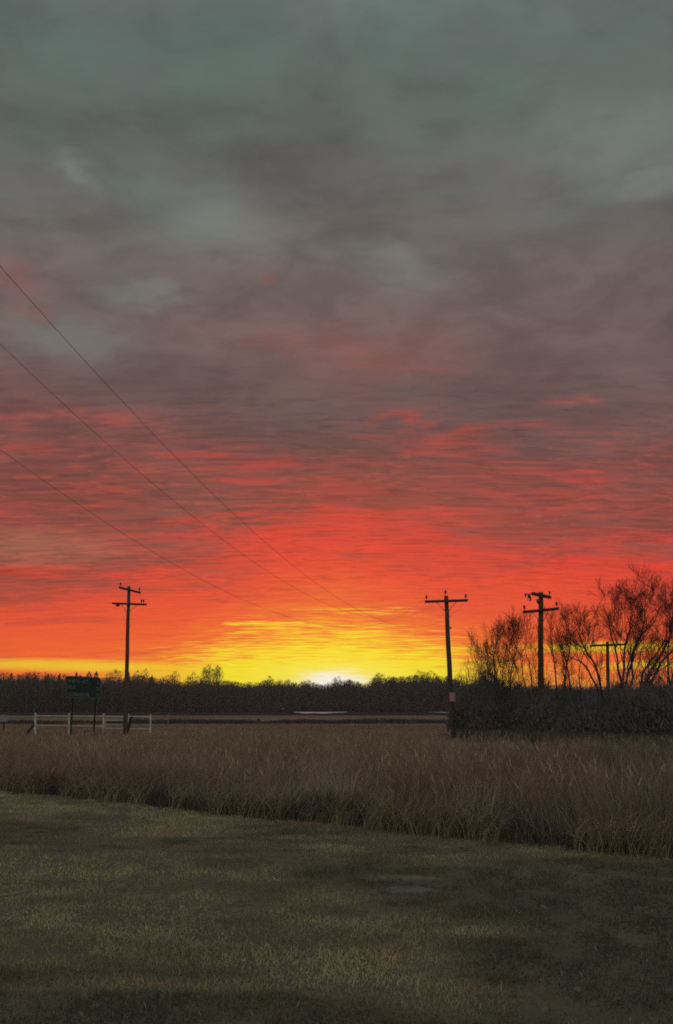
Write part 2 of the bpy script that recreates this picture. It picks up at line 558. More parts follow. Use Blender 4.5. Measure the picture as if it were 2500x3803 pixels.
def make_ground():
    xs = np.concatenate([np.linspace(-1500, -80, 24)[:-1], np.linspace(-80, -24, 36)[:-1], np.linspace(-24, 24, 161), np.linspace(24, 80, 36)[1:], np.linspace(80, 1500, 24)[1:]])
    ys = np.concatenate([np.linspace(-250, -2, 12)[:-1], np.linspace(-2, 40, 141), np.linspace(40, 130, 60)[1:], np.linspace(130, 1500, 40)[1:]])
    X, Y = np.meshgrid(xs, ys)
    Z = ground_z(X, Y)
    nx, ny = len(xs), len(ys)
    v = np.stack([X.ravel(), Y.ravel(), Z.ravel()], 1)
    i = (np.arange(ny - 1)[:, None] * nx + np.arange(nx - 1)[None, :]).ravel()
    f = np.concatenate([np.stack([i, i + 1, i + nx + 1], 1), np.stack([i, i + nx + 1, i + nx], 1)])
    m, t, out = material('ground_soil_and_turf')
    co = t.node('ShaderNodeTexCoord').outputs['Object']
    sp = t.node('ShaderNodeSeparateXYZ')
    m.node_tree.links.new(co, sp.inputs[0])
    gx, gy = sp.outputs[0], sp.outputs[1]
    n1 = t.noise(co, 0.45, 5.0, 0.6)
    n2 = t.noise(co, 9.0, 5.0, 0.65)
    n3 = t.noise(t.vm('MULTIPLY', co, (0.25, 1.0, 1.0)), 0.05, 4.0, 0.6)
    turf = t.mix(t.ss(n1, 0.38, 0.62), (0.120, 0.115, 0.075), (0.190, 0.158, 0.100))
    turf = t.mix(t.ss(n2, 0.35, 0.7), turf, (0.125, 0.108, 0.075))
    dry = t.mix(t.ss(n1, 0.35, 0.65), (0.150, 0.100, 0.062), (0.210, 0.145, 0.088))
    dry = t.mix(t.ss(n2, 0.4, 0.75), dry, (0.090, 0.060, 0.042))
    straw = t.mix(t.ss(n3, 0.35, 0.65), (0.15, 0.115, 0.075), (0.22, 0.17, 0.105))
    marsh = t.mix(t.ss(n3, 0.35, 0.65), (0.018, 0.016, 0.014), (0.036, 0.030, 0.024))
    wob = t.mul(t.sub(n3, 0.5), 34.0)
    # the turf ends where the tall grass begins; the blades hide the join
    edge = t.add(gy, t.mul(gx, 0.80))
    base = t.mix(t.ss(edge, 12.4, 13.4), turf, dry)
    base = t.mix(t.ss(t.add(gy, wob), 84.0, 96.0), base, straw)
    base = t.mix(t.ss(t.add(gy, t.mul(wob, 1.2)), 205.0, 222.0), base, marsh)
    b = t.node('ShaderNodeBsdfPrincipled')
    t.put(b.inputs['Base Color'], base)
    b.inputs['Roughness'].default_value = 0.95
    b.inputs['Specular IOR Level'].default_value = 0.1
    bn = t.node('ShaderNodeBump')
    bn.inputs['Strength'].default_value = 0.7
    bn.inputs['Distance'].default_value = 0.04
    t.put(bn.inputs['Height'], n2)
    m.node_tree.links.new(bn.outputs[0], b.inputs['Normal'])
    m.node_tree.links.new(b.outputs[0], out.inputs['Surface'])
    o = tri_object('ground', v, f, m)
    o.data.polygons.foreach_set('use_smooth', [True] * len(o.data.polygons))
    return tag(o, 'open ground of mown turf, prairie and far marsh', 'ground', kind='structure')


make_ground()


def make_pond(name, px0, px1, y_near, y_far, label):
    """a lens of rippled standing water among the far marsh"""
    m = bpy.data.materials.get('rippled_pond_water')
    if m is None:
        m, t, out = material('rippled_pond_water')
        co = t.node('ShaderNodeTexCoord').outputs['Object']
        n = t.noise(t.vm('MULTIPLY', co, (1.0, 0.35, 1.0)), 1.3, 4.0, 0.6)
        b = t.node('ShaderNodeBsdfPrincipled')
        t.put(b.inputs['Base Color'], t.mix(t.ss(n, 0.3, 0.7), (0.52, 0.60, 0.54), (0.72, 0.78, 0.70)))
        b.inputs['Roughness'].default_value = 0.42
        bn = t.node('ShaderNodeBump')
        bn.inputs['Strength'].default_value = 1.0
        bn.inputs['Distance'].default_value = 0.25
        t.put(bn.inputs['Height'], n)
        m.node_tree.links.new(bn.outputs[0], b.inputs['Normal'])
        m.node_tree.links.new(b.outputs[0], out.inputs['Surface'])
    n = 40
    vs, fs = [], []
    for i in range(n + 1):
        u = i / n
        near = y_far - (y_far - y_near) * (math.sin(math.pi * u) ** 0.8) * (0.9 + 0.1 * math.sin(u * 23))
        for yy in (y_far + 2 * math.sin(u * 9), near):
            x = (px0 + (px1 - px0) * u - 1250) / FOCAL * 340.0
            vs.append((x, yy, 0.14))
    for i in range(n):
        fs.append((2 * i, 2 * i + 1, 2 * i + 3, 2 * i + 2))
    me = bpy.data.meshes.new(name)
    me.from_pydata(vs, [], fs)
    me.materials.append(m)
    o = bpy.data.objects.new(name, me)
    COL.objects.link(o)
    return tag(o, label, 'water', kind='structure')


make_pond('water', 1076, 1300, 262, 385, 'pale lens of standing water before the far woods')
make_pond('water', 1606, 1676, 300, 372, 'small pale sliver of water beside the plated pole')


# ------------------------------------------------------------------ grasses (nobody could count them)
def ribbons(px, py, pz, length, width, lean, lean_dir, droop, face_dir, segs, cols):
    """curved tapering blades; all arguments are arrays over the blades"""
    n = len(px)
    ex, ey = np.cos(lean_dir), np.sin(lean_dir)
    sx, sy = np.cos(face_dir), np.sin(face_dir)
    V = np.zeros((n, 2 * segs + 1, 3), dtype=np.float32)
    x, y, z = px.copy(), py.copy(), pz.copy()
    ang = lean.copy()
    for s in range(segs + 1):
        wd = width * (1 - (s / segs) ** 1.6) * 0.5
        if s < segs:
            V[:, 2 * s, 0], V[:, 2 * s, 1], V[:, 2 * s, 2] = x - sx * wd, y - sy * wd, z
            V[:, 2 * s + 1, 0], V[:, 2 * s + 1, 1], V[:, 2 * s + 1, 2] = x + sx * wd, y + sy * wd, z
        else:
            V[:, 2 * s, 0], V[:, 2 * s, 1], V[:, 2 * s, 2] = x, y, z
        st = length / segs
        x = x + ex * np.sin(ang) * st
        y = y + ey * np.sin(ang) * st
        z = z + np.cos(ang) * st
        ang = ang + droop / segs
    tri = []
    for s in range(segs - 1):
        a = 2 * s
        tri += [(a, a + 1, a + 3), (a, a + 3, a + 2)]
    tri.append((2 * segs - 2, 2 * segs - 1, 2 * segs))
    tri = np.array(tri, dtype=np.int64)
    F = (tri[None] + (np.arange(n) * (2 * segs + 1))[:, None, None]).reshape(-1, 3)
    C = np.repeat(cols[:, None, :], 2 * segs + 1, axis=1).reshape(-1, 3)
    return V.reshape(-1, 3), F, C


def wedge(n, y0, y1, power=1.0, margin=2.0):
    """random places on the ground ahead, wider than the view by a margin"""
    u = rng.random(n)
    y = y0 + (y1 - y0) * u ** power
    x = (rng.random(n) * 2 - 1) * (0.40 * y + margin)
    return x, y


def lawn():
    x, y = wedge(620000, 3.8, 21.0, 1.25, 2.2)
    e = edge_y(x) + 0.35 * (fnoise(x * 0.9, y * 0.9, 41, 2) - 0.5)
    keep = (y < e + 0.5)
    x, y = x[keep], y[keep]
    # bare, pale scrapes in the turf
    bare = np.exp(-(((x - 0.66) / 0.42) ** 2 + ((y - 9.4) / 0.13) ** 2)) + np.exp(-(((x - 0.68) / 0.27) ** 2 + ((y - 8.8) / 0.13) ** 2))
    cl = fnoise(x * 3.2, y * 2.4, 5, 3)
    keep = (rng.random(len(x)) > bare * 0.62) & (rng.random(len(x)) < np.clip((cl - 0.12) * 2.6, 0.35, 1.0))
    x, y, cl = x[keep], y[keep], cl[keep]
    n = len(x)
    z = ground_z(x, y) - 0.004
    # dormant straw patches and patches that are still green
    g = fnoise(x * 0.42 + 3, y * 0.62, 21, 4)
    g2 = fnoise(x * 1.5, y * 2.9, 33, 4)
    straw = 0.01 + 0.60 * g + 0.40 * g2
    straw = straw + 0.20 * np.exp(-(((x + 1.6) / 2.4) ** 2 + ((y - 9.6) / 2.4) ** 2)) + 0.20 * np.exp(-(((x - 0.6) / 0.9) ** 2 + ((y - 6.6) / 0.9) ** 2)) \
        + 0.12 * np.exp(-(((x + 2.5) / 4.0) ** 2 + ((y - 14.5) / 1.6) ** 2)) \
        - 0.32 * np.exp(-(((x - 2.6) / 1.8) ** 2 + ((y - 7.4) / 2.8) ** 2)) - 0.12 * np.exp(-(((x - 1.0) / 1.0) ** 2 + ((y - 8.9) / 0.9) ** 2)) \
        - 0.20 * np.exp(-(((x + 1.7) / 1.5) ** 2 + ((y - 5.2) / 0.7) ** 2))
    straw = straw - 0.16 * np.exp(-((y - 4.6) / 0.9) ** 2)
    s = np.clip((straw - 0.40) * 3.8, 0, 1)[:, None]
    green = np.array([0.135, 0.137, 0.090])
    tan = np.array([0.62, 0.515, 0.300])
    brown = np.array([0.25, 0.185, 0.130])
    b2 = np.clip((fnoise(x * 0.8, y * 1.1, 57, 3) - 0.45) * 3, 0, 1)[:, None]
    c = green * (1 - s) + tan * s
    c = np.where(rng.random((n, 1)) < 0.12 + 0.35 * b2, brown * (0.7 + 0.7 * s), c)
    c = np.where(rng.random((n, 1)) < 0.015, np.array([0.44, 0.41, 0.30]), c)
    c = np.clip(c * (1 + rng.normal(0, 0.08, (n, 1))), 0.01, 0.7)
    h = rng.uniform(0.018, 0.050, n) * (0.25 + 1.6 * cl)
    h = h * np.where(rng.random(n) < 0.02, 1.8, 1.0)
    wid = rng.uniform(0.003, 0.006, n) * (1 + y / 12.0)
    lean, ld, dr, fd = rng.uniform(0.1, 1.35, n), rng.uniform(0, 6.283, n), rng.uniform(0.1, 0.9, n), rng.uniform(0, 6.283, n)
    near = y < 8.5
    out = []
    for m_, sg in ((near, 2), (~near, 1)):
        out.append(ribbons(x[m_], y[m_], z[m_], h[m_], wid[m_], lean[m_], ld[m_], dr[m_], fd[m_], sg, c[m_]))
    V = np.concatenate([out[0][0], out[1][0]])
    F = np.concatenate([out[0][1], out[1][1] + len(out[0][0])])
    C = np.concatenate([out[0][2], out[1][2]])
    o = tri_object('lawn_grass', V, F, M_BLADE, C)
    tag(o, 'short mown turf, straw and green patches in the foreground', 'grass', kind='stuff')


def tall_colours(x, y, n):
    g = fnoise(x * 0.16, y * 0.11, 61, 3)
    t = np.clip((g - 0.32) * 2.6, 0, 1)[:, None]
    rust = np.array([0.325, 0.240, 0.178])
    straw = np.array([0.42, 0.345, 0.235])
    dull = np.array([0.20, 0.160, 0.115])
    c = rust * t + (0.55 * rust + 0.45 * straw) * (1 - t)
    r = rng.random((n, 1))
    far_patch = np.exp(-(((x - 7.5) / 5.5) ** 2 + ((y - 19.0) / 9.0) ** 2))[:, None]
    c = np.where(r < 0.16 + 0.6 * far_patch, dull, c)
    c = np.where(r > 0.95, straw * 1.15, c)
    return np.clip(c * (0.78 + 0.44 * fnoise(x * 0.9, y * 0.45, 64, 3))[:, None] * (1 + rng.normal(0, 0.13, (n, 1))), 0.01, 0.75)


def tall_grass():
    # the tall stand right behind the mown edge
    n = 165000
    x, y = wedge(n, 9.0, 34.0, 1.0, 3.0)
    e = edge_y(x) + 1.1 * (fnoise(x * 0.6, y * 0.25, 71, 3) - 0.5)
    d = y - e
    keep = (d > 0) & (rng.random(n) < np.where(d < 3.0, 1.0, 0.55))
    x, y, d = x[keep], y[keep], d[keep]
    # stalks grow in bunches
    bx = x + rng.normal(0, 0.05, len(x))
    cl = fnoise(x * 1.7, y * 1.7, 73, 3)
    keep = rng.random(len(x)) < np.clip((cl - 0.28) * 3.6, 0.12, 1)
    x, y, d, cl = x[keep], y[keep], d[keep], cl[keep]
    n = len(x)
    lump = fnoise(x * 0.75, y * 0.75, 75, 3)
    hgt = (0.26 + 0.86 * lump) * np.clip(0.34 + 0.55 * d, 0.34, 1.0) * rng.uniform(0.55, 1.18, n)
    hgt *= np.clip(1.05 - (y - 14) * 0.010, 0.75, 1.1)
    c = tall_colours(x, y, n)
    swirl = fnoise(x * 0.55, y * 0.55, 78, 2) * 12.0
    lean_dir = swirl + rng.normal(0.0, 0.6, n)
    V, F, C = ribbons(x, y, ground_z(x, y) - 0.01, hgt * 1.12, rng.uniform(0.005, 0.011, n) * (1 + y / 40), rng.uniform(0.0, 0.42, n), lean_dir,
                      rng.uniform(0.2, 1.6, n), rng.uniform(-0.7, 0.7, n), 4, c)
    tag(tri_object('prairie_grass', V, F, M_TALL, C), 'tall rusty dry grass standing behind the mown edge', 'grass', kind='stuff')
    # flower stalks with feathery seed heads standing above the blades
    n = 9000
    x, y = wedge(n, 10.0, 40.0, 1.0, 3.0)
    keep = (y > edge_y(x) + 0.4) & (fnoise(x * 0.5, y * 0.4, 91, 3) > 0.44)
    x, y = x[keep], y[keep]
    n = len(x)
    z = ground_z(x, y)
    L_, ld = rng.uniform(0.5, 0.92, n), rng.uniform(0, 6.283, n)
    le, dr = rng.uniform(0.0, 0.3, n), rng.uniform(0.0, 0.5, n)
    c = np.where(rng.random((n, 1)) < 0.5, np.array([0.44, 0.35, 0.25]), np.array([0.30, 0.215, 0.155])) * (1 + rng.normal(0, 0.12, (n, 1)))
    A = ribbons(x, y, z, L_, np.full(n, 0.006) * (1 + y / 40), le, ld, dr, rng.uniform(-0.6, 0.6, n), 4, np.clip(c, .02, .7))
    tip = A[0].reshape(n, 9, 3)[:, 6].astype(float)
    B = ribbons(tip[:, 0], tip[:, 1], tip[:, 2] - 0.02, rng.uniform(0.10, 0.20, n), rng.uniform(0.018, 0.034, n), le + dr, ld, rng.uniform(0.2, 0.9, n), rng.uniform(-0.6, 0.6, n), 2, np.clip(c * 1.05, .02, .7))
    tag(tri_object('seed_stalks', np.concatenate([A[0], B[0]]), np.concatenate([A[1], B[1] + len(A[0])]), M_TALL, np.concatenate([A[2], B[2]])),
        'feathery seed stalks scattered through the tall dry grass', 'grass', kind='stuff')
    # low blades along the front, coloured dark to stand in for the stand's shade
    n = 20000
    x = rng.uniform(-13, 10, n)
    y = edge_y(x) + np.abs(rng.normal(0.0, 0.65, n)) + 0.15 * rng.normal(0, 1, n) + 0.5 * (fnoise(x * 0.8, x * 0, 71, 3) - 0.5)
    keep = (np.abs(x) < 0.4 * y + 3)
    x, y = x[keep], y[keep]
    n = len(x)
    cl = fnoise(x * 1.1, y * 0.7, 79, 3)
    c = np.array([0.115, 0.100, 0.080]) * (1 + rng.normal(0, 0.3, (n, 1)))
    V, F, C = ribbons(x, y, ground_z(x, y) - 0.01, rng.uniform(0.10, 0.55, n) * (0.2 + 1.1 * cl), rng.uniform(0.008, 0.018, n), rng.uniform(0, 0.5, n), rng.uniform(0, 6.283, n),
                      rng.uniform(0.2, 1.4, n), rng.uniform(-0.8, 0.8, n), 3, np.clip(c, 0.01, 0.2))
    tag(tri_object('shade_blades', V, F, M_TALL, C), 'low blades coloured dark as shade along the front of the tall grass', 'undergrowth', kind='stuff')
    # bent straw blades hanging out over the edge
    n = 9000
    x = rng.uniform(-11, 9, n)
    y = edge_y(x) + rng.normal(0.12, 0.22, n)
    keep = (np.abs(x) < 0.4 * y + 3) & (fnoise(x * 1.3, y * 0.3, 77, 2) > 0.36)
    x, y = x[keep], y[keep]
    n = len(x)
    c = np.where(rng.random((n, 1)) < 0.4, np.array([0.46, 0.37, 0.23]), np.array([0.30, 0.20, 0.125])) * (1 + rng.normal(0, 0.15, (n, 1)))
    V, F, C = ribbons(x, y, ground_z(x, y) - 0.01, rng.uniform(0.4, 0.85, n), rng.uniform(0.006, 0.012, n), rng.uniform(0.05, 0.45, n),
                      rng.normal(-0.3, 1.3, n) - 0.4, rng.uniform(0.9, 2.4, n), rng.uniform(-0.8, 0.8, n), 6, np.clip(c, 0.02, 0.8))
    tag(tri_object('arching_grass', V, F, M_TALL, C), 'pale bent grass blades arching over the mown edge', 'grass', kind='stuff')


def field_grass():
    n = 176000
    x, y = wedge(n, 24.0, 92.0, 1.35, 6.0)
    cl = fnoise(x * 0.7, y * 0.35, 81, 3)
    keep = (y > edge_y(x) + 2) & (rng.random(n) < np.clip((cl - 0.24) * 3.2, 0.2, 1))
    x, y, cl = x[keep], y[keep], cl[keep]
    n = len(x)
    hgt = rng.uniform(0.26, 0.52, n) * (0.7 + 0.5 * cl) * np.clip(1.2 - y / 75, 0.42, 1.0)
    c = tall_colours(x, y, n)
    V, F, C = ribbons(x, y, ground_z(x, y) - 0.01, hgt, rng.uniform(0.012, 0.026, n) * (0.6 + y / 50), rng.uniform(0.0, 0.35, n), rng.uniform(0, 6.283, n),
                      rng.uniform(0.0, 0.8, n), rng.uniform(-0.6, 0.6, n), 2, c)
    tag(tri_object('field_grass', V, F, M_TALL, C), 'dry brown field grass stretching to the white fence', 'grass', kind='stuff')
    # the dark weedy strip across the far field
    n = 34000
    x = rng.uniform(-62, 62, n)
    y = 104 + rng.normal(0, 3.0, n) + 4.0 * np.sin(x * 0.05) + 8.0 * (fnoise(x * 0.09, x * 0 + 3.3, 88, 3) - 0.5)
    keep = (x > -25) | (rng.random(n) < 0.8)
    x, y = x[keep], y[keep]
    n = len(x)
    lump = fnoise(x * 0.35, y * 0.05, 87, 3)
    hgt = rng.uniform(0.18, 0.56, n) * (0.35 + 1.2 * lump)
    c = np.array([0.085, 0.080, 0.075]) * (1 + rng.normal(0, 0.25, (n, 1)))
    V, F, C = ribbons(x, y, ground_z(x, y) - 0.01, hgt, rng.uniform(0.03, 0.08, n), rng.uniform(0, 0.4, n), rng.uniform(0, 6.283, n),
                      rng.uniform(0, 0.6, n), rng.uniform(-0.6, 0.6, n), 2, np.clip(c, 0.01, 0.2))
    tag(tri_object('ditch_weeds', V, F, M_TALL, C), 'long dark strip of ditch weeds across the far field', 'weeds', kind='stuff')
    # dark low weeds in front of the thicket
    n = 22000
    qx = rng.uniform(1690, 2640, n)
    y = np.interp(qx, [1690, 1800, 2000, 2500, 2700], [46.5, 42.5, 39.5, 33.5, 31.5]) + rng.normal(-1.0, 1.3, n)
    x = (qx - 1250) / FOCAL * y
    c = np.where(rng.random((n, 1)) < 0.3, np.array([0.21, 0.19, 0.14]), np.array([0.13, 0.12, 0.10])) * (1 + rng.normal(0, 0.25, (n, 1)))
    V, F, C = ribbons(x, y, ground_z(x, y) - 0.01, rng.uniform(0.35, 0.85, n), rng.uniform(0.012, 0.03, n), rng.uniform(0, 0.35, n), rng.uniform(0, 6.283, n),
                      rng.uniform(0, 0.9, n), rng.uniform(-0.6, 0.6, n), 3, np.clip(c, 0.01, 0.3))
    tag(tri_object('thicket_weeds', V, F, M_TALL, C), 'dull weeds along the foot of the dark thicket', 'weeds', kind='stuff')


lawn()
tall_grass()
field_grass()


# ------------------------------------------------------------------ far woods
PROFILE = [(-700, 2500), (-300, 2500), (0, 2503), (60, 2500), (120, 2503), (215, 2506), (300, 2498), (385, 2505), (440, 2504), (520, 2503), (620, 2512),
           (700, 2518), (780, 2512), (840, 2526), (900, 2530), (1000, 2524), (1080, 2528), (1180, 2536), (1240, 2536), (1300, 2528), (1400, 2514), (1480, 2516),
           (1560, 2508), (1650, 2514), (1760, 2536), (1900, 2546), (2200, 2548), (2500, 2546), (3200, 2530)]
PPX, PPY = np.array(PROFILE, dtype=float).T


def twig_fan(cx, cy, base, top, radius, n, wid, r, reach=0.16, splay=0.30):
    """thin upward twigs spread through an egg-shaped crown: numpy triangles"""
    u = r.random(n)
    hz = base + (top - base) * u ** 0.75
    prof = np.sin(np.clip((hz - base) / max(top - base, 0.1), 0.0, 1.0) * math.pi * 0.86 + 0.32) ** 0.8
    a = r.random(n) * 6.283
    rad = radius * prof * np.sqrt(r.random(n))
    x, y = cx + np.cos(a) * rad, cy + np.sin(a) * rad
    ln = r.uniform(0.5, 1.5, n) * (top - base) * reach
    tilt = r.normal(0, splay, n) + 0.45 * (rad / max(radius, 0.1))
    ex, ey = np.cos(a) * np.sin(tilt), np.sin(a) * np.sin(tilt)
    ez = np.cos(tilt)
    fa = r.uniform(-0.5, 0.5, n)
    sx, sy = np.cos(fa), np.sin(fa)
    wd = wid * r.uniform(0.5, 1.4, n)
    V = np.zeros((n, 3, 3))
    V[:, 0] = np.stack([x - sx * wd, y - sy * wd, hz - ln * 0.5], 1)
    V[:, 1] = np.stack([x + sx * wd, y + sy * wd, hz - ln * 0.5], 1)
    V[:, 2] = np.stack([x + ex * ln, y + ey * ln, hz + ez * ln * 0.5], 1)
    return V.reshape(-1, 3)


def woods():
    r = np.random.default_rng(11)
    parts = []
    for row in range(8):
        Yr = 424 + row * 5.5
        half = 0.40 * Yr + 130
        for x in np.arange(-half, half, 3.1):
            x = x + r.normal(0, 1.0)
            y = Yr + r.normal(0, 2.0)
            pxx = 1250 + FOCAL * x / y
            top = EYE + (2630 - np.interp(pxx, PPX, PPY)) / FOCAL * y
            dome = float(fnoise(np.array(x * 0.075), np.array(y * 0.01), 15, 2))
            top *= (0.72 + 0.46 * dome) * (r.uniform(0.93, 1.02) if row else r.uniform(0.80, 0.98))
            parts.append(twig_fan(x, y, top * 0.30, top, r.uniform(2.6, 4.2), 150, 0.065, r, 0.085, 0.75))
            parts.append(twig_fan(x, y, 0.0, top * 0.84, r.uniform(2.2, 3.4), 60, 0.55, r, 0.14, 0.5))
            # a trunk
            tw = r.uniform(0.12, 0.24)
            parts.append(np.array([[x - tw, y, -0.1], [x + tw, y, -0.1], [x + r.normal(0, .4), y, top * 0.8]]))
    # brush along the foot of the woods
    for x in np.arange(-305, 305, 1.5):
        y = 414 + r.normal(0, 3)
        parts.append(twig_fan(x + r.normal(0, .6), y, 0.0, r.uniform(3.5, 7.0), r.uniform(1.5, 2.6), 40, 0.30, r))
    V = np.concatenate(parts)
    F = np.arange(len(V)).reshape(-1, 3)
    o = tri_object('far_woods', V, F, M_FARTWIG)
    tag(o, 'dark continuous band of winter woods along the horizon', 'woods', kind='stuff')


woods()


def cedar(px, py_top, Y, half_w, label):
    """an eastern evergreen: short trunk, dense pointed crown of sprays"""
    r = np.random.default_rng(int(px) + 5)
    x = (px - 1250) / FOCAL * Y
    top = EYE + (2630 - py_top - 4) / FOCAL * Y
    g = empty('cedar_tree', (x, Y, 0), label, 'tree', 'evergreen trees on the far skyline')
    MB().tube([(x, Y, -0.1), (x, Y, top * 0.5), (x, Y, top * 0.95)], [0.28, 0.18, 0.03], 6).build('trunk', M_BARK, g)
    n = 900
    u = r.random(n)
    hz = 1.0 + (top - 1.5) * u
    rad = half_w * 2.3 * (1 - u) ** 0.95 * (0.55 + 0.45 * r.random(n)) * (0.85 + 0.3 * np.sin(hz * 1.9 + 1.0))
    a = r.random(n) * 6.283
    bx, by = np.cos(a) * rad, np.sin(a) * rad
    ln, wd = r.uniform(0.5, 1.1, n), r.uniform(0.14, 0.34, n) * (1.1 - 0.7 * u)
    V = np.zeros((n, 3, 3))
    ta = r.random(n) * 6.283
    V[:, 0] = np.stack([bx - np.cos(ta) * wd, by - np.sin(ta) * wd, hz - 0.35], 1)
    V[:, 1] = np.stack([bx + np.cos(ta) * wd, by + np.sin(ta) * wd, hz - 0.25], 1)
    V[:, 2] = np.stack([bx * 1.06 + np.cos(a) * ln * 0.25, by * 1.06 + np.sin(a) * ln * 0.25, hz + ln * 0.8 * (1.25 - u * (0.4 + 0.5 * np.sqrt(rad / (half_w + 0.01))))], 1)
    o = tri_object('crown', V.reshape(-1, 3), np.arange(n * 3).reshape(-1, 3), M_CEDAR)
    o.parent = g


for a in [(62, 2497, 412, 2.6, 'pointed dark evergreen on the skyline nearest the photo edge'),
          (122, 2502, 414, 3.0, 'low broad evergreen on the skyline above the fence end'),
          (196, 2499, 411, 2.8, 'pointed evergreen on the skyline just before the green sign'),
          (238, 2498, 413, 2.6, 'narrow evergreen poking above the green sign corner'),
          (300, 2494, 410, 2.4, 'slim evergreen rising behind the middle of the green sign'),
          (346, 2490, 412, 4.6, 'broadest evergreen on the skyline, behind the green sign'),
          (372, 2492, 415, 3.8, 'rounded evergreen adjoining the broadest one, beyond the sign'),
          (490, 2493, 411, 3.4, 'dark evergreen just beside the far crossarm pole'),
          (576, 2505, 412, 2.4, 'small pointed evergreen standing alone past the fence end')]:
    cedar(*a)


# ------------------------------------------------------------------ bare trees
class Bare:
    """grows a leafless tree: limbs given or grown, twigs sprouting along them"""

    def __init__(self, seed):
        self.r = random.Random(seed)
        self.limb = MB()
        self.twig = MB()

    def grow(self, p, d, length, rad, level, maxlev, twig_rad=0.006, up=0.25, nseg=None):
        r = self.r
        nseg = nseg or max(3, 6 - level)
        pts, rads = [Vector(p)], [rad]
        d = Vector(d).normalized()
        q = Vector(p)
        end = max(rad * 0.35, twig_rad * 0.6)
        for i in range(nseg):
            d = (d + Vector((r.gauss(0, .13), r.gauss(0, .13), r.gauss(0, .08) + up * 0.16))).normalized()
            q = q + d * (length / nseg)
            pts.append(q.copy())
            rads.append(rad + (end - rad) * (i + 1) / nseg)
        (self.limb if level <= 1 else self.twig).tube(pts, rads, 6 if level == 0 else (4 if level == 1 else 3), cap=level <= 1)
        self.sprout(pts, rads, length, level, maxlev, twig_rad, up)

    def sprout(self, pts, rads, length, level, maxlev, twig_rad, up, start=0.25, dens=1.0):
        if level >= maxlev:
            return
        r = self.r
        n = len(pts) - 1
        k = int((4 + 1.6 * length) * dens) if level <= 1 else int((2 + 2.6 * length) * dens)
        k = max(3, min(int(k * 1.10), 15))
        for j in range(k):
            u = start + (1 - start) * (j + r.random()) / k
            i = min(int(u * n), n - 1)
            fr = u * n - i
            p = pts[i].lerp(pts[i + 1], fr)
            t = (pts[i + 1] - pts[i]).normalized()
            side = t.orthogonal().normalized()
            side.rotate(__import__('mathutils').Quaternion(t, r.random() * 6.283))
            ang = r.uniform(0.30, 0.80)
            d = (t * math.cos(ang) + side * math.sin(ang) + Vector((0, 0, up * 0.5))).normalized()
            ln = length * r.uniform(0.32, 0.60) * (1.10 - 0.78 * u)
            rr = max(rads[i] * r.uniform(0.30, 0.46), twig_rad)
            if level + 1 >= maxlev:
                rr = twig_rad
            self.grow(p, d, max(ln, 0.32), rr, level + 1, maxlev, twig_rad, up)

    def build(self, g):
        self.limb.build('trunk', M_BARK, g)
        self.twig.build('crown', M_TWIG, g)


GROUP_BARE = 'bare trees rising out of the thicket'


def limb_tree(Y, limbs, label, seed, maxlev=4, twig_rad=0.0055, dens=1.0, base_r=0.11, depth=1.6):
    """limbs: lists of photo points (px, py) followed up from the root; every limb gets its own depth, so the tree has a round crown"""
    b = Bare(seed)
    r = random.Random(seed + 99)
    root = at(limbs[0][0][0], limbs[0][0][1], Y)
    root.z = -0.1
    g = empty('bare_tree', (root.x, root.y, 0), label, 'tree', GROUP_BARE)
    for li, L in enumerate(limbs):
        L = [(a, 2640 - (2640 - b) * (0.90 if seed <= 24 else 0.96)) for a, b in L]
        yo = r.uniform(-depth, depth)
        start = Vector((at(L[0][0], L[0][1], Y).x + r.gauss(0, .05), Y, -0.05))
        pts = [start]
        for k, (px, py) in enumerate(L):
            pts.append(at(px, py, Y + yo * (k + 1) / len(L)))
        # smooth the line of points
        fine_pts = []
        for i in range(len(pts) - 1):
            p0, p1, p2, p3 = pts[max(i - 1, 0)], pts[i], pts[i + 1], pts[min(i + 2, len(pts) - 1)]
            for s in range(3):
                t = s / 3
                fine_pts.append(0.5 * ((2 * p1) + (p2 - p0) * t + (2 * p0 - 5 * p1 + 4 * p2 - p3) * t * t + (3 * p1 - p0 - 3 * p2 + p3) * t ** 3))
        fine_pts.append(pts[-1])
        n = len(fine_pts)
        r0 = base_r * 0.78 * r.uniform(0.7, 1.1)
        rads = [r0 * (1 - i / (n - 1)) ** 0.85 + twig_rad for i in range(n)]
        fine_pts = [p + Vector((r.gauss(0, .025), r.gauss(0, .05), r.gauss(0, .02))) if 0 < i < n - 1 else p for i, p in enumerate(fine_pts)]
        b.limb.tube(fine_pts, rads, 7)
        length = sum((fine_pts[i + 1] - fine_pts[i]).length for i in range(n - 1))
        b.sprout(fine_pts, rads, length * 0.8, 0, maxlev, twig_rad, 0.28, 0.30, dens)
    b.build(g)
    return g


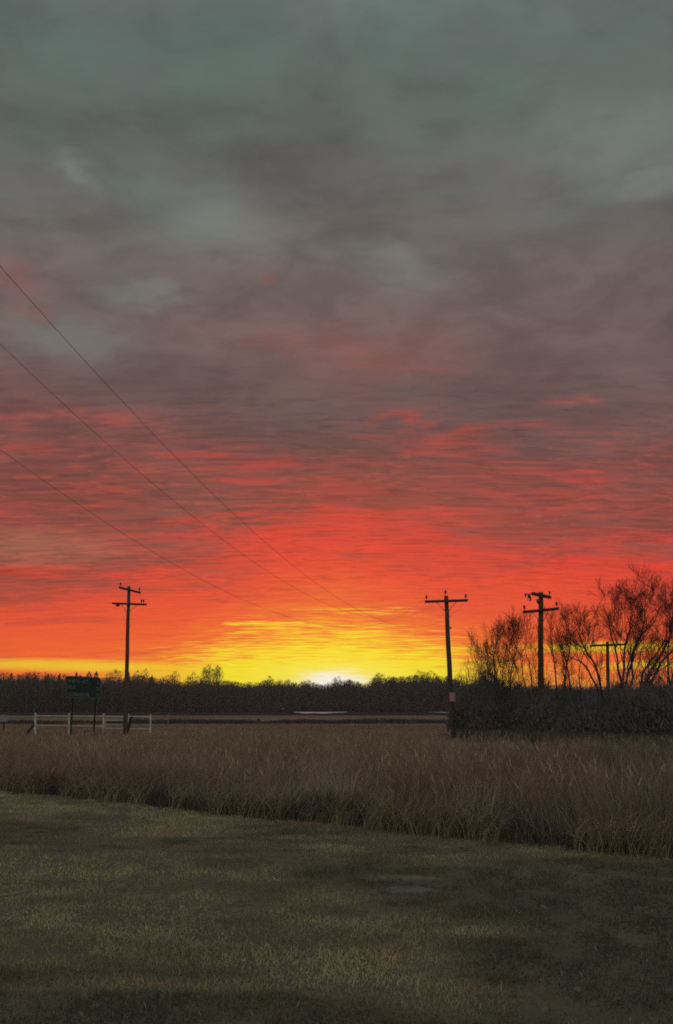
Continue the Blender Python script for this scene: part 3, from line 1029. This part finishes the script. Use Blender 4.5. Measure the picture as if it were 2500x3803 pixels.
limb_tree(40.0, [[(2312, 2640), (2316, 2520), (2318, 2420), (2330, 2330), (2346, 2250), (2340, 2190)],
                 [(2318, 2640), (2345, 2500), (2352, 2400), (2390, 2290), (2392, 2200), (2400, 2150)],
                 [(2316, 2640), (2300, 2470), (2280, 2370), (2262, 2280), (2240, 2200)],
                 [(2318, 2620), (2350, 2430), (2380, 2330), (2430, 2270), (2462, 2190)]],
          'tallest bare tree, several upright trunks beside the half-hidden pole', 21, 4, 0.0048, 1.0, 0.10)
limb_tree(41.5, [[(2240, 2640), (2218, 2480), (2180, 2400), (2150, 2330), (2135, 2280)],
                 [(2238, 2640), (2200, 2500), (2160, 2440), (2120, 2420), (2085, 2380)]],
          'bare tree leaning away from the half-hidden pole, towards the tall crossarm pole', 22, 4, 0.0048, 0.9, 0.09)
limb_tree(39.0, [[(2385, 2640), (2400, 2500), (2460, 2400), (2500, 2300), (2530, 2220)],
                 [(2370, 2640), (2390, 2480), (2430, 2420), (2470, 2350), (2480, 2250)],
                 [(2390, 2640), (2440, 2470), (2500, 2390), (2560, 2330)]],
          'bare tree with trunks slanting out past the photo edge', 23, 4, 0.0048, 0.9, 0.10)
limb_tree(38.0, [[(2480, 2640), (2500, 2500), (2550, 2380), (2590, 2250), (2600, 2120)],
                 [(2500, 2640), (2480, 2440), (2500, 2300), (2498, 2180)],
                 [(2490, 2640), (2545, 2480), (2620, 2360)]],
          'bare tree partly cut off by the photo edge', 24, 4, 0.0048, 0.8, 0.10)
limb_tree(43.0, [[(2075, 2640), (2060, 2480), (2050, 2380), (2035, 2290)],
                 [(2080, 2640), (2105, 2470), (2120, 2380), (2110, 2300)]],
          'slender bare tree just past the tall crossarm pole', 25, 4, 0.0048, 0.8, 0.06)
limb_tree(42.5, [[(1988, 2640), (1970, 2480), (1955, 2400), (1950, 2340)],
                 [(1980, 2640), (1945, 2510), (1930, 2430), (1905, 2360)]],
          'low bare tree pressed close against the tall crossarm pole', 26, 4, 0.0048, 0.8, 0.05)
limb_tree(42.0, [[(1872, 2640), (1868, 2500), (1875, 2420), (1880, 2350)],
                 [(1850, 2640), (1838, 2500), (1836, 2420), (1848, 2380)],
                 [(1890, 2640), (1900, 2500), (1920, 2400), (1915, 2340)],
                 [(1860, 2640), (1848, 2520), (1822, 2430)]],
          'dense clump of bare upright stems between the two tall poles', 27, 4, 0.0048, 1.0, 0.05, 1.2)
limb_tree(52.0, [[(1782, 2640), (1776, 2500), (1768, 2370)],
                 [(1790, 2640), (1805, 2500), (1815, 2430)]],
          'thin wispy sapling nearest the plated pole', 28, 4, 0.005, 0.55, 0.035)
limb_tree(45.0, [[(2160, 2640), (2150, 2500), (2175, 2400), (2190, 2310)],
                 [(2135, 2640), (2110, 2500), (2095, 2420), (2060, 2360)]],
          'bushy bare tree midway between tall crossarm pole and half-hidden pole', 29, 4, 0.0048, 0.9, 0.06)


def far_bare(px, py_top, Y, spread, label, seed, dense=1.0):
    """a leafless tree standing up out of the far woods"""
    x = (px - 1250) / FOCAL * Y
    top = EYE + (2630 - py_top) / FOCAL * Y
    g = empty('far_tree', (x, Y, 0), label, 'tree', 'bare trees on the far skyline')
    r = random.Random(seed)
    nr = np.random.default_rng(seed)
    mb = MB()
    fans = []
    for k in range(5):
        a = k * 1.3 + r.uniform(0, 1)
        sp = spread * (0.12 if k == 0 else r.uniform(0.35, 0.6))
        hh = top * (1.0 if k == 0 else r.uniform(0.86, 0.97))
        pts = []
        for i in range(5):
            u = i / 4
            pts.append(Vector((x + math.cos(a) * sp * max(u - 0.25, 0) * 1.33, Y + math.sin(a) * sp * max(u - 0.25, 0) * 1.33, -0.1 + hh * 0.9 * u)))
        mb.tube(pts, [0.30, 0.22, 0.14, 0.08, 0.03], 5)
        fans.append(twig_fan(pts[-1].x - x, pts[-1].y - Y, hh * 0.58, hh, spread * 0.52, int(170 * dense), 0.045, nr, 0.13, 0.6))
    mb.build('trunk', M_BARK, g)
    V = np.concatenate(fans)
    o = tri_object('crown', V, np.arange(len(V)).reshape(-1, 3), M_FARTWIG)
    o.parent = g


for a in [(438, 2490, 409, 5.5, 'round-headed bare tree on the skyline between evergreens', 41),
          (545, 2488, 410, 5.5, 'reddish bare tree on the skyline beside the far crossarm pole', 42),
          (655, 2496, 409, 5.0, 'broad low bare tree on the skyline past the fence', 43),
          (722, 2500, 411, 5.0, 'bushy bare tree on the skyline before the tall pair', 44),
          (778, 2473, 408, 4.6, 'taller of a pair of upright bare trees on the skyline', 45, 1.3),
          (812, 2475, 408, 4.0, 'slimmer of a pair of upright bare trees on the skyline', 46, 1.3),
          (1000, 2514, 409, 5.0, 'rounded bare tree on the skyline before the white glow', 47),
          (1255, 2514, 409, 3.6, 'small bare tree lost in the brightest sunset glow', 48, 0.7),
          (1400, 2501, 409, 5.5, 'domed bare tree on the skyline past the white glow', 49),
          (1545, 2493, 408, 5.2, 'leafless tree standing highest just before the plated pole', 50),
          (1590, 2494, 409, 5.2, 'leafless round tree touching the plated pole on the skyline', 51)]:
    far_bare(*a)


# ------------------------------------------------------------------ thicket under the bare trees
def thicket():
    r = np.random.default_rng(31)
    parts = []
    for k in range(1700):
        px = r.uniform(1688, 2720)
        front = np.interp(px, [1690, 1800, 2000, 2500, 2720], [47.5, 43.5, 40.5, 34.5, 32.0])
        y = front + r.random() ** 1.6 * 9.0
        x = (px - 1250) / FOCAL * y
        lump = vnoise(np.array(px * 0.021), np.array(y * 0.3), 5)
        topz = EYE + (2630 - np.interp(px, [1690, 1740, 1850, 1950, 2100, 2300, 2500, 2700], [2552, 2545, 2530, 2540, 2545, 2540, 2538, 2530])) / FOCAL * y
        h = float(topz) * (0.50 + 0.66 * float(lump)) * r.uniform(0.8, 1.08)
        if y < front + 1.5:
            h *= r.uniform(0.35, 0.9)
        parts.append(twig_fan(x, y, 0.0, h, r.uniform(0.5, 0.9), 60, 0.020, r, 0.12, 0.6))
        parts.append(twig_fan(x, y, 0.0, h * 0.88, r.uniform(0.5, 0.9), 54, 0.050, r, 0.12, 0.7))
        if k % 3 == 0:
            parts.append(twig_fan(x, y, h * 0.6, h * r.uniform(1.2, 1.7), r.uniform(0.5, 1.0), 34, 0.008, r))
    V = np.concatenate(parts)
    o = tri_object('thicket', V, np.arange(len(V)).reshape(-1, 3), M_BRUSH)
    tag(o, 'dense dark thicket of winter brush under the bare trees', 'thicket', kind='stuff')


thicket()

# a few low dark bushes along the weedy strip
for px, py, wd, lab in [(1412, 2683, 15, 'smaller of two low dark bushes along the far ditch weeds'),
                        (1525, 2684, 22, 'wider of two low dark bushes along the far ditch weeds'),
                        (968, 2686, 20, 'low grey bush at the near side of the ditch weeds')]:
    Y = 96.0
    r = np.random.default_rng(px)
    x = (px - 1250) / FOCAL * Y
    g = empty('bush', (x, Y, 0), lab, 'bush', 'low bushes in the far field')
    V = twig_fan(0, 0, 0.0, 0.62, wd / FOCAL * Y * 0.55, 160, 0.03, r)
    o = tri_object('crown', V, np.arange(len(V)).reshape(-1, 3), M_BRUSH)
    o.parent = g
    mb = MB()
    for k in range(5):
        mb.tube([(x + r.normal(0, .05), Y, -0.05), (x + r.normal(0, .2), Y + r.normal(0, .1), 0.4)], [0.02, 0.008], 5)
    mb.build('stem', M_BRUSH, g)


# ------------------------------------------------------------------ utility poles
def insulator(mb_parent, p, s=1.0, name='insulator'):
    mb = MB()
    mb.lathe(p, [(0.012 * s, 0), (0.012 * s, 0.09 * s), (0.045 * s, 0.10 * s), (0.055 * s, 0.14 * s), (0.035 * s, 0.16 * s), (0.05 * s, 0.19 * s), (0.04 * s, 0.23 * s), (0.012 * s, 0.25 * s)], 8)
    return mb.build(name, M_PORC, mb_parent)


def pole_shaft(g, base, top, r0, r1):
    n = 9
    pts = [base.lerp(top, i / n) for i in range(n + 1)]
    pts = [p + Vector((0.012 * math.sin(i * 1.7), 0.012 * math.cos(i * 2.3), 0)) if 0 < i < n else p for i, p in enumerate(pts)]
    rads = [r0 + (r1 - r0) * (i / n) for i in range(n + 1)]
    mb = MB().tube(pts, rads, 12)
    # roofed top
    o = mb.build('pole', M_WOOD, g, smooth=False)
    return o


def arm(g, p, q, ins, shaft_at, w_=0.10, h_=0.13, braces=True, ins_s=1.1):
    a = MB().bar(p, q, w_, h_).build('crossarm', M_ARM, g)
    t = (q - p)
    for u in ins:
        insulator(g, p + t * u + Vector((0, 0, h_ * 0.45)), ins_s)
    if braces:
        for u in (0.27, 0.73):
            e = p + t * u + Vector((0, 0, -h_ * 0.4))
            MB().tube([e, shaft_at + Vector((0, -0.10, -0.62))], 0.016, 5).build('brace', M_STEEL, g)
    MB().tube([shaft_at + Vector((0, -0.24, 0)), shaft_at + Vector((0, 0.2, 0))], 0.02, 6).build('bolt', M_STEEL, g)
    return a


# far crossarm pole by the fence
Y = 58.0
base, top = at(466, 2716, Y), at(479, 2178, Y)
base.z = -0.3
g = empty('utility_pole', (base.x, base.y, 0), 'wooden utility pole with two skewed crossarms, standing by the white fence', 'pole', 'wooden utility poles')
pole_shaft(g, base, top, 0.155, 0.10)
s = at(478, 2192, Y)
arm(g, at(446, 2183, Y - 1.3) + Vector((0, -.14, 0)), at(523, 2202, Y + 1.3) + Vector((0, -.14, 0)), (0.04, 0.95), s, braces=False)
s = at(476, 2243, Y)
arm(g, at(419, 2242, Y - 0.3) + Vector((0, -.15, 0)), at(547, 2246, Y + 0.3) + Vector((0, -.15, 0)), (0.84, 0.90), s)
p = at(440, 2248, Y - 0.3)
MB().lathe(p + Vector((0, -.15, -0.10)), [(0.03, 0), (0.12, 0.02), (0.14, 0.07), (0.10, 0.12)], 10).build('fitting', M_PORC, g)
MB().bar(at(480, 2324, Y) + Vector((0, -.10, 0)), at(486, 2324, Y) + Vector((0, -.10, 0)), 0.05, 0.05).build('step_bolt', M_STEEL, g)

# plated pole that carries the wires
Y = 46.0
base, top = at(1682, 2750, Y), at(1657, 2213, Y)
base.z = -0.3
PL_BASE, PL_TOP = base, top
g = empty('utility_pole', (base.x, base.y, 0), 'leaning wooden utility pole with a red plate and one crossarm', 'pole', 'wooden utility poles')
pole_shaft(g, base, top, 0.150, 0.105)
s = at(1658, 2233, Y)
arm(g, at(1577, 2236, Y) + Vector((0, -.15, 0)), at(1736, 2231, Y - 0.1) + Vector((0, -.15, 0)), (0.04, 0.955), s)
insulator(g, at(1655, 2212, Y), 1.15)
MB().bar(at(1670, 2332, Y), at(1678, 2332, Y), 0.07, 0.09).build('bracket', M_STEEL, g)
MB().bar(at(1650, 2264, Y), at(1657, 2264, Y), 0.06, 0.05).build('bracket', M_STEEL, g)
c0, c1 = at(1669, 2573, Y), at(1689, 2605, Y)
mid = at(1678, 2589, Y)
pw, ph = 0.30, 0.46
plate = MB().bar(mid + Vector((-pw / 2, -0.165, 0)), mid + Vector((pw / 2, -0.165, 0)), 0.012, ph, (0, 0, 1), 0.003).build('plate', M_PLAQUE, g)
for k in range(6):
    zz = ph * 0.36 - k * 0.068
    wd = [0.20, 0.24, 0.16, 0.22, 0.19, 0.23][k]
    MB().bar(mid + Vector((-wd / 2, -0.173, zz)), mid + Vector((wd / 2, -0.173, zz)), 0.006, 0.026, (0, 0, 1), 0.001).build('print_line', M_PLAQTXT, plate)
for ch in plate.children:
    ch.data.transform(__import__('mathutils').Matrix.Translation(-Vector(g.location)))

# tall pole among the bare trees
Y = 42.5
base, top = at(2006, 2760, Y), at(2009, 2200, Y)
base.z = -0.3
g = empty('utility_pole', (base.x, base.y, 0), 'upright utility pole with hanging fuse hardware in front of the bare trees', 'pole', 'wooden utility poles')
pole_shaft(g, base, top, 0.165, 0.115)
s = at(2009, 2213, Y)
p, q = at(1975, 2206, Y - 1.1) + Vector((0, -.16, 0)), at(2041, 2220, Y + 0.9) + Vector((0, -.16, 0))
arm(g, p, q, (0.97,), s, 0.11, 0.15, braces=False, ins_s=0.9)
MB().tube([at(1950, 2206, Y - 1.1), at(1978, 2207, Y - 1.1)], 0.035, 7).build('strut', M_STEEL, g)
for k, (pxx, py0, py1) in enumerate([(1950, 2204, 2216), (1962, 2206, 2222), (1968, 2212, 2230), (1996, 2226, 2240), (2000, 2232, 2244)]):
    a_, b_ = at(pxx, py0, Y - 0.6), at(pxx + (3 if k < 3 else 1), py1, Y - 0.6)
    mb = MB()
    n = 7
    mb.tube([a_.lerp(b_, i / n) for i in range(n + 1)], [0.03 if i % 2 else 0.055 for i in range(n + 1)], 8)
    mb.build('fuse', M_PORC, g)
pts = []
for i in range(13):
    u = i / 12
    pts.append(at(1966 + 6 * math.sin(u * 5.5), 2214 + 18 * math.sin(u * math.pi * 0.9), Y - 0.6))
MB().tube(pts, 0.012, 5).build('jumper', M_WIRE, g)
s = at(2009, 2268, Y)
arm(g, at(1940, 2275, Y + 0.6) + Vector((0, -.17, 0)), at(2071, 2262, Y - 0.6) + Vector((0, -.17, 0)), (0.04, 0.955), s)
for py in (2304, 2347):
    MB().bar(at(1996, py, Y), at(2004, py, Y), 0.06, 0.06).build('bracket', M_STEEL, g)

# pole half hidden behind the big bare tree
Y = 62.0
base, top = at(2262, 2735, Y), at(2256, 2383, Y)
base.z = -0.3
g = empty('utility_pole', (base.x, base.y, 0), 'shorter utility pole with level crossarm, half hidden behind the tallest bare tree', 'pole', 'wooden utility poles')
pole_shaft(g, base, top, 0.15, 0.11)
s = at(2256, 2396, Y)
arm(g, at(2192, 2399, Y - .3) + Vector((0, -.2, 0)), at(2322, 2394, Y + .3) + Vector((0, -.2, 0)), (0.04,), s, 0.11, 0.14)

# ------------------------------------------------------------------ the three wires
FAR = [at(1740, 2218, 46.0), at(1655, 2203, 46.0), at(1577, 2222, 46.0)]
cx_, cy_ = math.cos(0.316) * 1.362, math.sin(0.316) * 1.362
NEAR = [Vector((-6.03 + cx_, 4.62 + cy_, 7.418)), Vector((-6.03, 4.62, 7.418 + 0.419)), Vector((-6.03 - cx_, 4.62 - cy_, 7.418))]
for A, B, lab in zip(FAR, NEAR, ['uppermost of three wires slanting down from the upper photo edge', 'middle of three wires slanting down across the clouds',
                                 'lowest of three wires slanting down towards the sunset']):
    pts = []
    for i in range(91):
        t = i / 90 * 1.05
        p = A.lerp(B, t)
        p.z -= 4 * 3.152 * t * (1 - t)
        pts.append(p)
    o = MB().tube(pts, 0.0030, 5).build('power_line', M_WIRE)
    tag(o, lab, 'wire', 'wires running to the plated pole')

# ------------------------------------------------------------------ green road sign
Y = 56.0
A, B, C, D = at(246, 2511, Y - .1), at(371, 2517, Y + .5), at(375, 2596, Y + .5), at(250, 2590, Y - .1)
ctr = (A + B + C + D) / 4
ux = ((B - A) + (C - D)).normalized()
uz = ((A - D) + (B - C)).normalized()
un = ux.cross(uz).normalized()          # points away from the viewer
if un.y < 0:
    un = -un
W_, H_ = 2.13, 1.36
g = empty('road_sign', (ctr.x, ctr.y, 0), 'green road destination sign on two posts behind the field', 'sign')


def rrect(w2, h2, r_, n=5):
    pts = []
    for cx0, cy0, a0 in ((w2 - r_, h2 - r_, 0), (-w2 + r_, h2 - r_, 90), (-w2 + r_, -h2 + r_, 180), (w2 - r_, -h2 + r_, 270)):
        for k in range(n + 1):
            q = math.radians(a0 + 90 * k / n)
            pts.append((cx0 + r_ * math.cos(q), cy0 + r_ * math.sin(q)))
    return pts


def plate_mesh(name, outline, inner, d0, d1, mat, parent):
    """a flat plate (or a ring when inner is given) with real thickness, on the face of the sign"""
    mb = MB()
    P = lambda a, b, d: tuple(ctr + ux * a + uz * b + un * d)
    n = len(outline)
    mb.v = [P(a, b, d0) for a, b in outline] + [P(a, b, d1) for a, b in outline]
    if inner is None:
        mb.f = [tuple(range(n)), tuple(range(2 * n - 1, n - 1, -1))]
    else:
        mb.v += [P(a, b, d0) for a, b in inner] + [P(a, b, d1) for a, b in inner]
        mb.f = [(k, (k + 1) % n, 2 * n + (k + 1) % n, 2 * n + k) for k in range(n)]
        mb.f += [(2 * n + k, 2 * n + (k + 1) % n, 3 * n + (k + 1) % n, 3 * n + k) for k in range(n)]
    mb.f += [(k, n + k, n + (k + 1) % n, (k + 1) % n) for k in range(n)]
    return mb.build(name, mat, parent)


panel = plate_mesh('panel', rrect(W_ / 2, H_ / 2, 0.14), None, 0.0, 0.02, M_GREEN, g)
plate_mesh('border', rrect(W_ / 2 - 0.02, H_ / 2 - 0.02, 0.13), rrect(W_ / 2 - 0.055, H_ / 2 - 0.055, 0.10), -0.006, 0.003, M_LETTER, g)
dg = bpy.context.evaluated_depsgraph_get()


def glyph(ch, size):
    cu = bpy.data.curves.new('letter', 'FONT')
    cu.body = ch
    cu.size = size
    cu.extrude = 0.003
    cu.offset = 0.008
    cu.resolution_u = 3
    tmp = bpy.data.objects.new('letter', cu)
    COL.objects.link(tmp)
    bpy.context.view_layer.update()
    me = bpy.data.meshes.new_from_object(tmp.evaluated_get(bpy.context.evaluated_depsgraph_get()))
    bpy.data.objects.remove(tmp)
    bpy.data.curves.remove(cu)
    me.transform(__import__('mathutils').Matrix.Diagonal((0.72, 1.0, 1.0, 1.0)))
    xs = [v.co.x for v in me.vertices]
    return me, min(xs), max(xs)


def lettering(txt, a0, b0, size, right=False):
    mm = __import__('mathutils').Matrix
    made, pen = [], 0.0
    for ch in txt:
        if ch == ' ':
            pen += size * 0.22
            continue
        me, x0_, x1_ = glyph(ch, size)
        made.append((me, pen - x0_))
        pen += (x1_ - x0_) + size * 0.075
    shift = -pen if right else 0.0
    rot = mm((ux, uz, -un)).transposed().to_4x4()
    for me, off in made:
        base_ = ctr + ux * (a0 + off + shift) + uz * b0 - un * 0.004 - Vector(g.location)
        me.transform(mm.Translation(base_) @ rot)
        me.materials.clear()
        me.materials.append(M_LETTER)
        o = bpy.data.objects.new('letter', me)
        COL.objects.link(o)
        o.parent = g


for k, (txt, num) in enumerate([('WHITE  JCT', '2'), ('FOX', '12'), ('COMANCHE', '32')]):
    b0 = H_ / 2 - 0.40 - k * 0.41
    lettering(txt, -W_ / 2 + 0.13, b0, 0.29)
    lettering(num, W_ / 2 - 0.10, b0, 0.29, True)
for a0 in (-W_ / 2 + 0.52, W_ / 2 - 0.24):
    t_ = ctr + ux * a0 + un * 0.06 + uz * (H_ / 2 - 0.08)
    b_ = Vector((t_.x + 0.02, t_.y, -0.3))
    MB().bar(b_, t_, 0.09, 0.07, (0, 1, 0)).build('post', M_DARKPOST, g)

# ------------------------------------------------------------------ white pipe fence and gate
Y = 60.0


def fpost(px, y0, y1, r_=0.068, lean=0.0):
    b_, t_ = at(px - lean, y1, Y), at(px, y0, Y)
    b_.z = -0.2
    return b_, t_, r_


fence = empty('pipe_fence', tuple(Vector((at(300, 2720, Y).x, Y, 0))), 'white pipe fence with post caps, below the green sign', 'fence')
for px, y0, y1, lean in [(132, 2651, 2722, 0.5), (257, 2652, 2722, 1.0), (385, 2653, 2718, 0.5), (477, 2655, 2716, 3.5), (560, 2657, 2716, 1.0)]:
    b_, t_, r_ = fpost(px, y0, y1, 0.058, lean)
    mb = MB().tube([b_, t_], r_, 10)
    po = mb.build('post', M_WHITE, fence)
    cp = MB().lathe(t_ - Vector((0, 0, 0.02)), [(0.068, 0), (0.072, 0.03), (0.06, 0.06), (0.02, 0.075)], 10)
    cap_o = cp.build('cap', M_WHITE, po)
    cap_o.data.transform(__import__('mathutils').Matrix.Translation(-Vector(fence.location)))
for a, b in [((132, 2658), (257, 2659)), ((257, 2659), (385, 2660)), ((385, 2660), (477, 2662)), ((477, 2661), (560, 2663)),
             ((134, 2694), (257, 2696)), ((257, 2696), (385, 2697)), ((477, 2707), (560, 2708))]:
    MB().tube([at(a[0], a[1], Y - 0.02), at(b[0], b[1], Y - 0.02)], 0.025, 8).build('rail', M_WHITE, fence)
for a, b in [((128, 2661), (132, 2661)), ((126, 2708), (132, 2707))]:
    MB().tube([at(a[0], a[1], Y - 0.05), at(b[0], b[1], Y - 0.05)], 0.05, 8).build('rail_stub', M_WHITE, fence)
MB().tube([at(562, 2664, Y), at(578, 2680, Y - 0.5)], 0.010, 5).build('brace_wire', M_STEEL, fence)

gate = empty('pipe_gate', tuple(Vector((at(425, 2710, Y - 0.2).x, Y - 0.2, 0))), 'white barred gate between two fence posts by the far pole', 'gate')
for y0, y1 in ((2675, 2676), (2690, 2690), (2705, 2706)):
    MB().tube([at(390, y0, Y - 0.2), at(470, y1, Y - 0.2)], 0.023, 8).build('bar', M_WHITE, gate)
for px in (391, 469):
    MB().tube([at(px, 2674, Y - 0.2), at(px, 2707, Y - 0.2)], 0.030, 8).build('stile', M_WHITE, gate)

o = empty('brace_post', tuple(Vector((at(100, 2720, Y).x, Y, 0))), 'dark slanting brace post at the end of the white fence', 'post', 'dark brace posts')
MB().tube([at(130, 2688, Y + .2), Vector((at(98, 2722, Y).x, Y - .2, -0.1))], [0.07, 0.085], 8).build('strut', M_DARKPOST, o)
o = empty('brace_post', tuple(Vector((at(472, 2720, Y - 1).x, Y - 1, 0))), 'dark slanting brace post beside the far pole, at the gate', 'post', 'dark brace posts')
MB().tube([at(489, 2662, Y - .7), Vector((at(470, 2722, Y - 1).x, Y - 1.1, -0.1))], [0.09, 0.11], 8).build('strut', M_DARKPOST, o)
a_, b_ = at(270, 2629, Y - .3), at(232, 2700, Y - .8)
o = MB().tube([a_, a_.lerp(b_, 0.5) + Vector((0.03, 0, -0.02)), b_], [0.012, 0.018, 0.022], 6).build('cane', M_STICK)
tag(o, 'thin pale cane leaning against a white fence post', 'cane')

# small pale board at the photo edge
Y = 66.0
c_ = at(16, 2668, Y)
g2 = empty('marker_board', (c_.x, Y, 0), 'small pale board on a post at the photo edge', 'board')
mb = MB()
ol = rrect(0.27, 0.24, 0.07, 4)
n = len(ol)
mb.v = [(c_.x + a, Y - 0.05, c_.z + b) for a, b in ol] + [(c_.x + a, Y - 0.02, c_.z + b) for a, b in ol]
mb.f = [tuple(range(n)), tuple(range(2 * n - 1, n - 1, -1))] + [(k, n + k, n + (k + 1) % n, (k + 1) % n) for k in range(n)]
mb.build('board', M_STAKE, g2)
MB().bar((c_.x, Y + 0.02, -0.2), (c_.x, Y + 0.02, c_.z + 0.1), 0.08, 0.08, (0, 1, 0)).build('post', M_DARKPOST, g2)

# white marker stakes in the tall grass
for px, y0, y1, Y, lab in [(1217, 2697, 2735, 54.0, 'thin white stake standing alone in the open field'),
                           (1672, 2714, 2748, 44.5, 'pale short stake at the foot of the plated pole'),
                           (627, 2650, 2668, 96.0, 'tiny pale stake past the end of the white fence')]:
    t_, b_ = at(px, y0, Y), at(px - 1.5, y1, Y)
    o = empty('marker_stake', (b_.x, Y, 0), lab, 'stake', 'pale marker stakes')
    r_ = 0.042 if Y < 60 else 0.03
    MB().tube([Vector((b_.x, Y, -0.2)), t_], [r_, r_ * 0.9], 7).build('shaft', M_STAKE, o)
    MB().lathe(t_, [(r_, 0), (r_ * 0.9, 0.03), (0.004, 0.06)], 7).build('tip', M_STAKE, o)

# ------------------------------------------------------------------ small things in the turf
def mound(x, y, rx, ry, h, label, seed):
    r = np.random.default_rng(seed)
    nr, na = 7, 26
    vs, fs = [(0, 0, h)], []
    for i in range(1, nr + 1):
        u = i / nr
        for k in range(na):
            a = 6.2832 * k / na
            wob = 1 + 0.22 * math.sin(3 * a + seed) + 0.12 * math.sin(7 * a + 2 * seed) + r.normal(0, 0.05)
            vs.append((math.cos(a) * rx * u * wob, math.sin(a) * ry * u * wob, h * (1 - u ** 1.7) + (r.normal(0, 0.006) if i < nr else -0.02)))
    for k in range(na):
        fs.append((0, 1 + k, 1 + (k + 1) % na))
    for i in range(nr - 1):
        for k in range(na):
            a, b = 1 + i * na + k, 1 + i * na + (k + 1) % na
            fs.append((a, a + na, b + na, b))
    me = bpy.data.meshes.new('soil_mound')
    me.from_pydata(vs, [], fs)
    me.materials.append(M_SOIL)
    o = bpy.data.objects.new('soil_mound', me)
    o.location = (x, y, float(ground_z(x, y)))
    COL.objects.link(o)
    tag(o, label, 'soil', 'pale bare soil scrapes in the turf')


mound(0.66, 9.42, 0.42, 0.15, 0.022, 'longer thin scrape of pale soil in the turf', 3)
mound(0.66, 8.84, 0.27, 0.14, 0.028, 'rounder scrape of pale soil nearer in the turf', 8)

p = at(4, 3350, 1.0) - Vector((0, 0, EYE))
k = -EYE / p.z
p0 = Vector((p.x * k, p.y * k, 0.03))
o = empty('stick', (p0.x, p0.y, 0), 'dry broken stick lying on the turf at the photo edge', 'stick')
MB().tube([p0 + Vector((-0.42, -0.06, 0.0)), p0 + Vector((-0.1, -0.01, 0.012)), p0 + Vector((0.10, 0.03, 0.03)), p0 + Vector((0.24, 0.10, 0.05))], [0.018, 0.016, 0.012, 0.007], 7).build('shaft', M_STICK, o)
MB().tube([p0 + Vector((0.05, 0.02, 0.02)), p0 + Vector((0.13, -0.08, 0.04))], [0.008, 0.004], 5).build('twig', M_STICK, o)

# fallen pale leaves
for px, py, lab in [(2015, 3390, 'pale fallen leaf out on the dark turf'), (2417, 3405, 'pale fallen leaf nearest the photo edge on dark turf'),
                    (2030, 3785, 'pale curled leaf low in the turf'), (2140, 3700, 'pale leaf resting among dark grass'),
                    (985, 3640, 'lone pale leaf on the turf in front')]:
    p = at(px, py, 1.0) - Vector((0, 0, EYE))
    k = -EYE / p.z
    r = random.Random(px)
    a = r.uniform(0, 3)
    L_, w_ = r.uniform(0.035, 0.05), r.uniform(0.018, 0.026)
    vs = []
    for i in range(7):
        u = i / 6
        ww = w_ * math.sin(math.pi * min(u * 0.92 + 0.04, 1)) ** 0.7
        zz = 0.015 * math.sin(u * 3.0) + 0.02
        for sgn in (-1, 0, 1):
            vs.append(((u - 0.5) * 2 * L_ * math.cos(a) - sgn * ww * math.sin(a), (u - 0.5) * 2 * L_ * math.sin(a) + sgn * ww * math.cos(a), zz + 0.010 * abs(sgn)))
    fs = []
    for i in range(6):
        for c in range(2):
            fs.append((i * 3 + c, i * 3 + c + 1, i * 3 + c + 4, i * 3 + c + 3))
    me = bpy.data.meshes.new('fallen_leaf')
    me.from_pydata(vs, [], fs)
    me.materials.append(M_SOIL)
    o = bpy.data.objects.new('fallen_leaf', me)
    o.location = (p.x * k, p.y * k, float(ground_z(p.x * k, p.y * k)) + 0.025)
    COL.objects.link(o)
    tag(o, lab, 'leaf', 'pale leaves fallen on the turf')

# ------------------------------------------------------------------ thin dusk haze
mb = MB()
x0, x1, y0, y1, z0, z1 = -1550, 1550, -300, 1550, -1.2, 26.0
mb.v = [(x, y, z) for z in (z0, z1) for y in (y0, y1) for x in (x0, x1)]
mb.f = [(0, 2, 3, 1), (4, 5, 7, 6), (0, 1, 5, 4), (2, 6, 7, 3), (0, 4, 6, 2), (1, 3, 7, 5)]
mh, th, oh = material('dusk_haze')
pv = th.node('ShaderNodeVolumePrincipled')
pv.inputs['Color'].default_value = (0.9, 0.9, 0.9, 1)
pv.inputs['Density'].default_value = 0.0002
pv.inputs['Anisotropy'].default_value = 0.45
mh.node_tree.links.new(pv.outputs[0], oh.inputs['Volume'])
tag(mb.build('haze', mh), 'thin dusk haze over the whole field', 'haze', kind='stuff')
scene.cycles.volume_bounces = 0
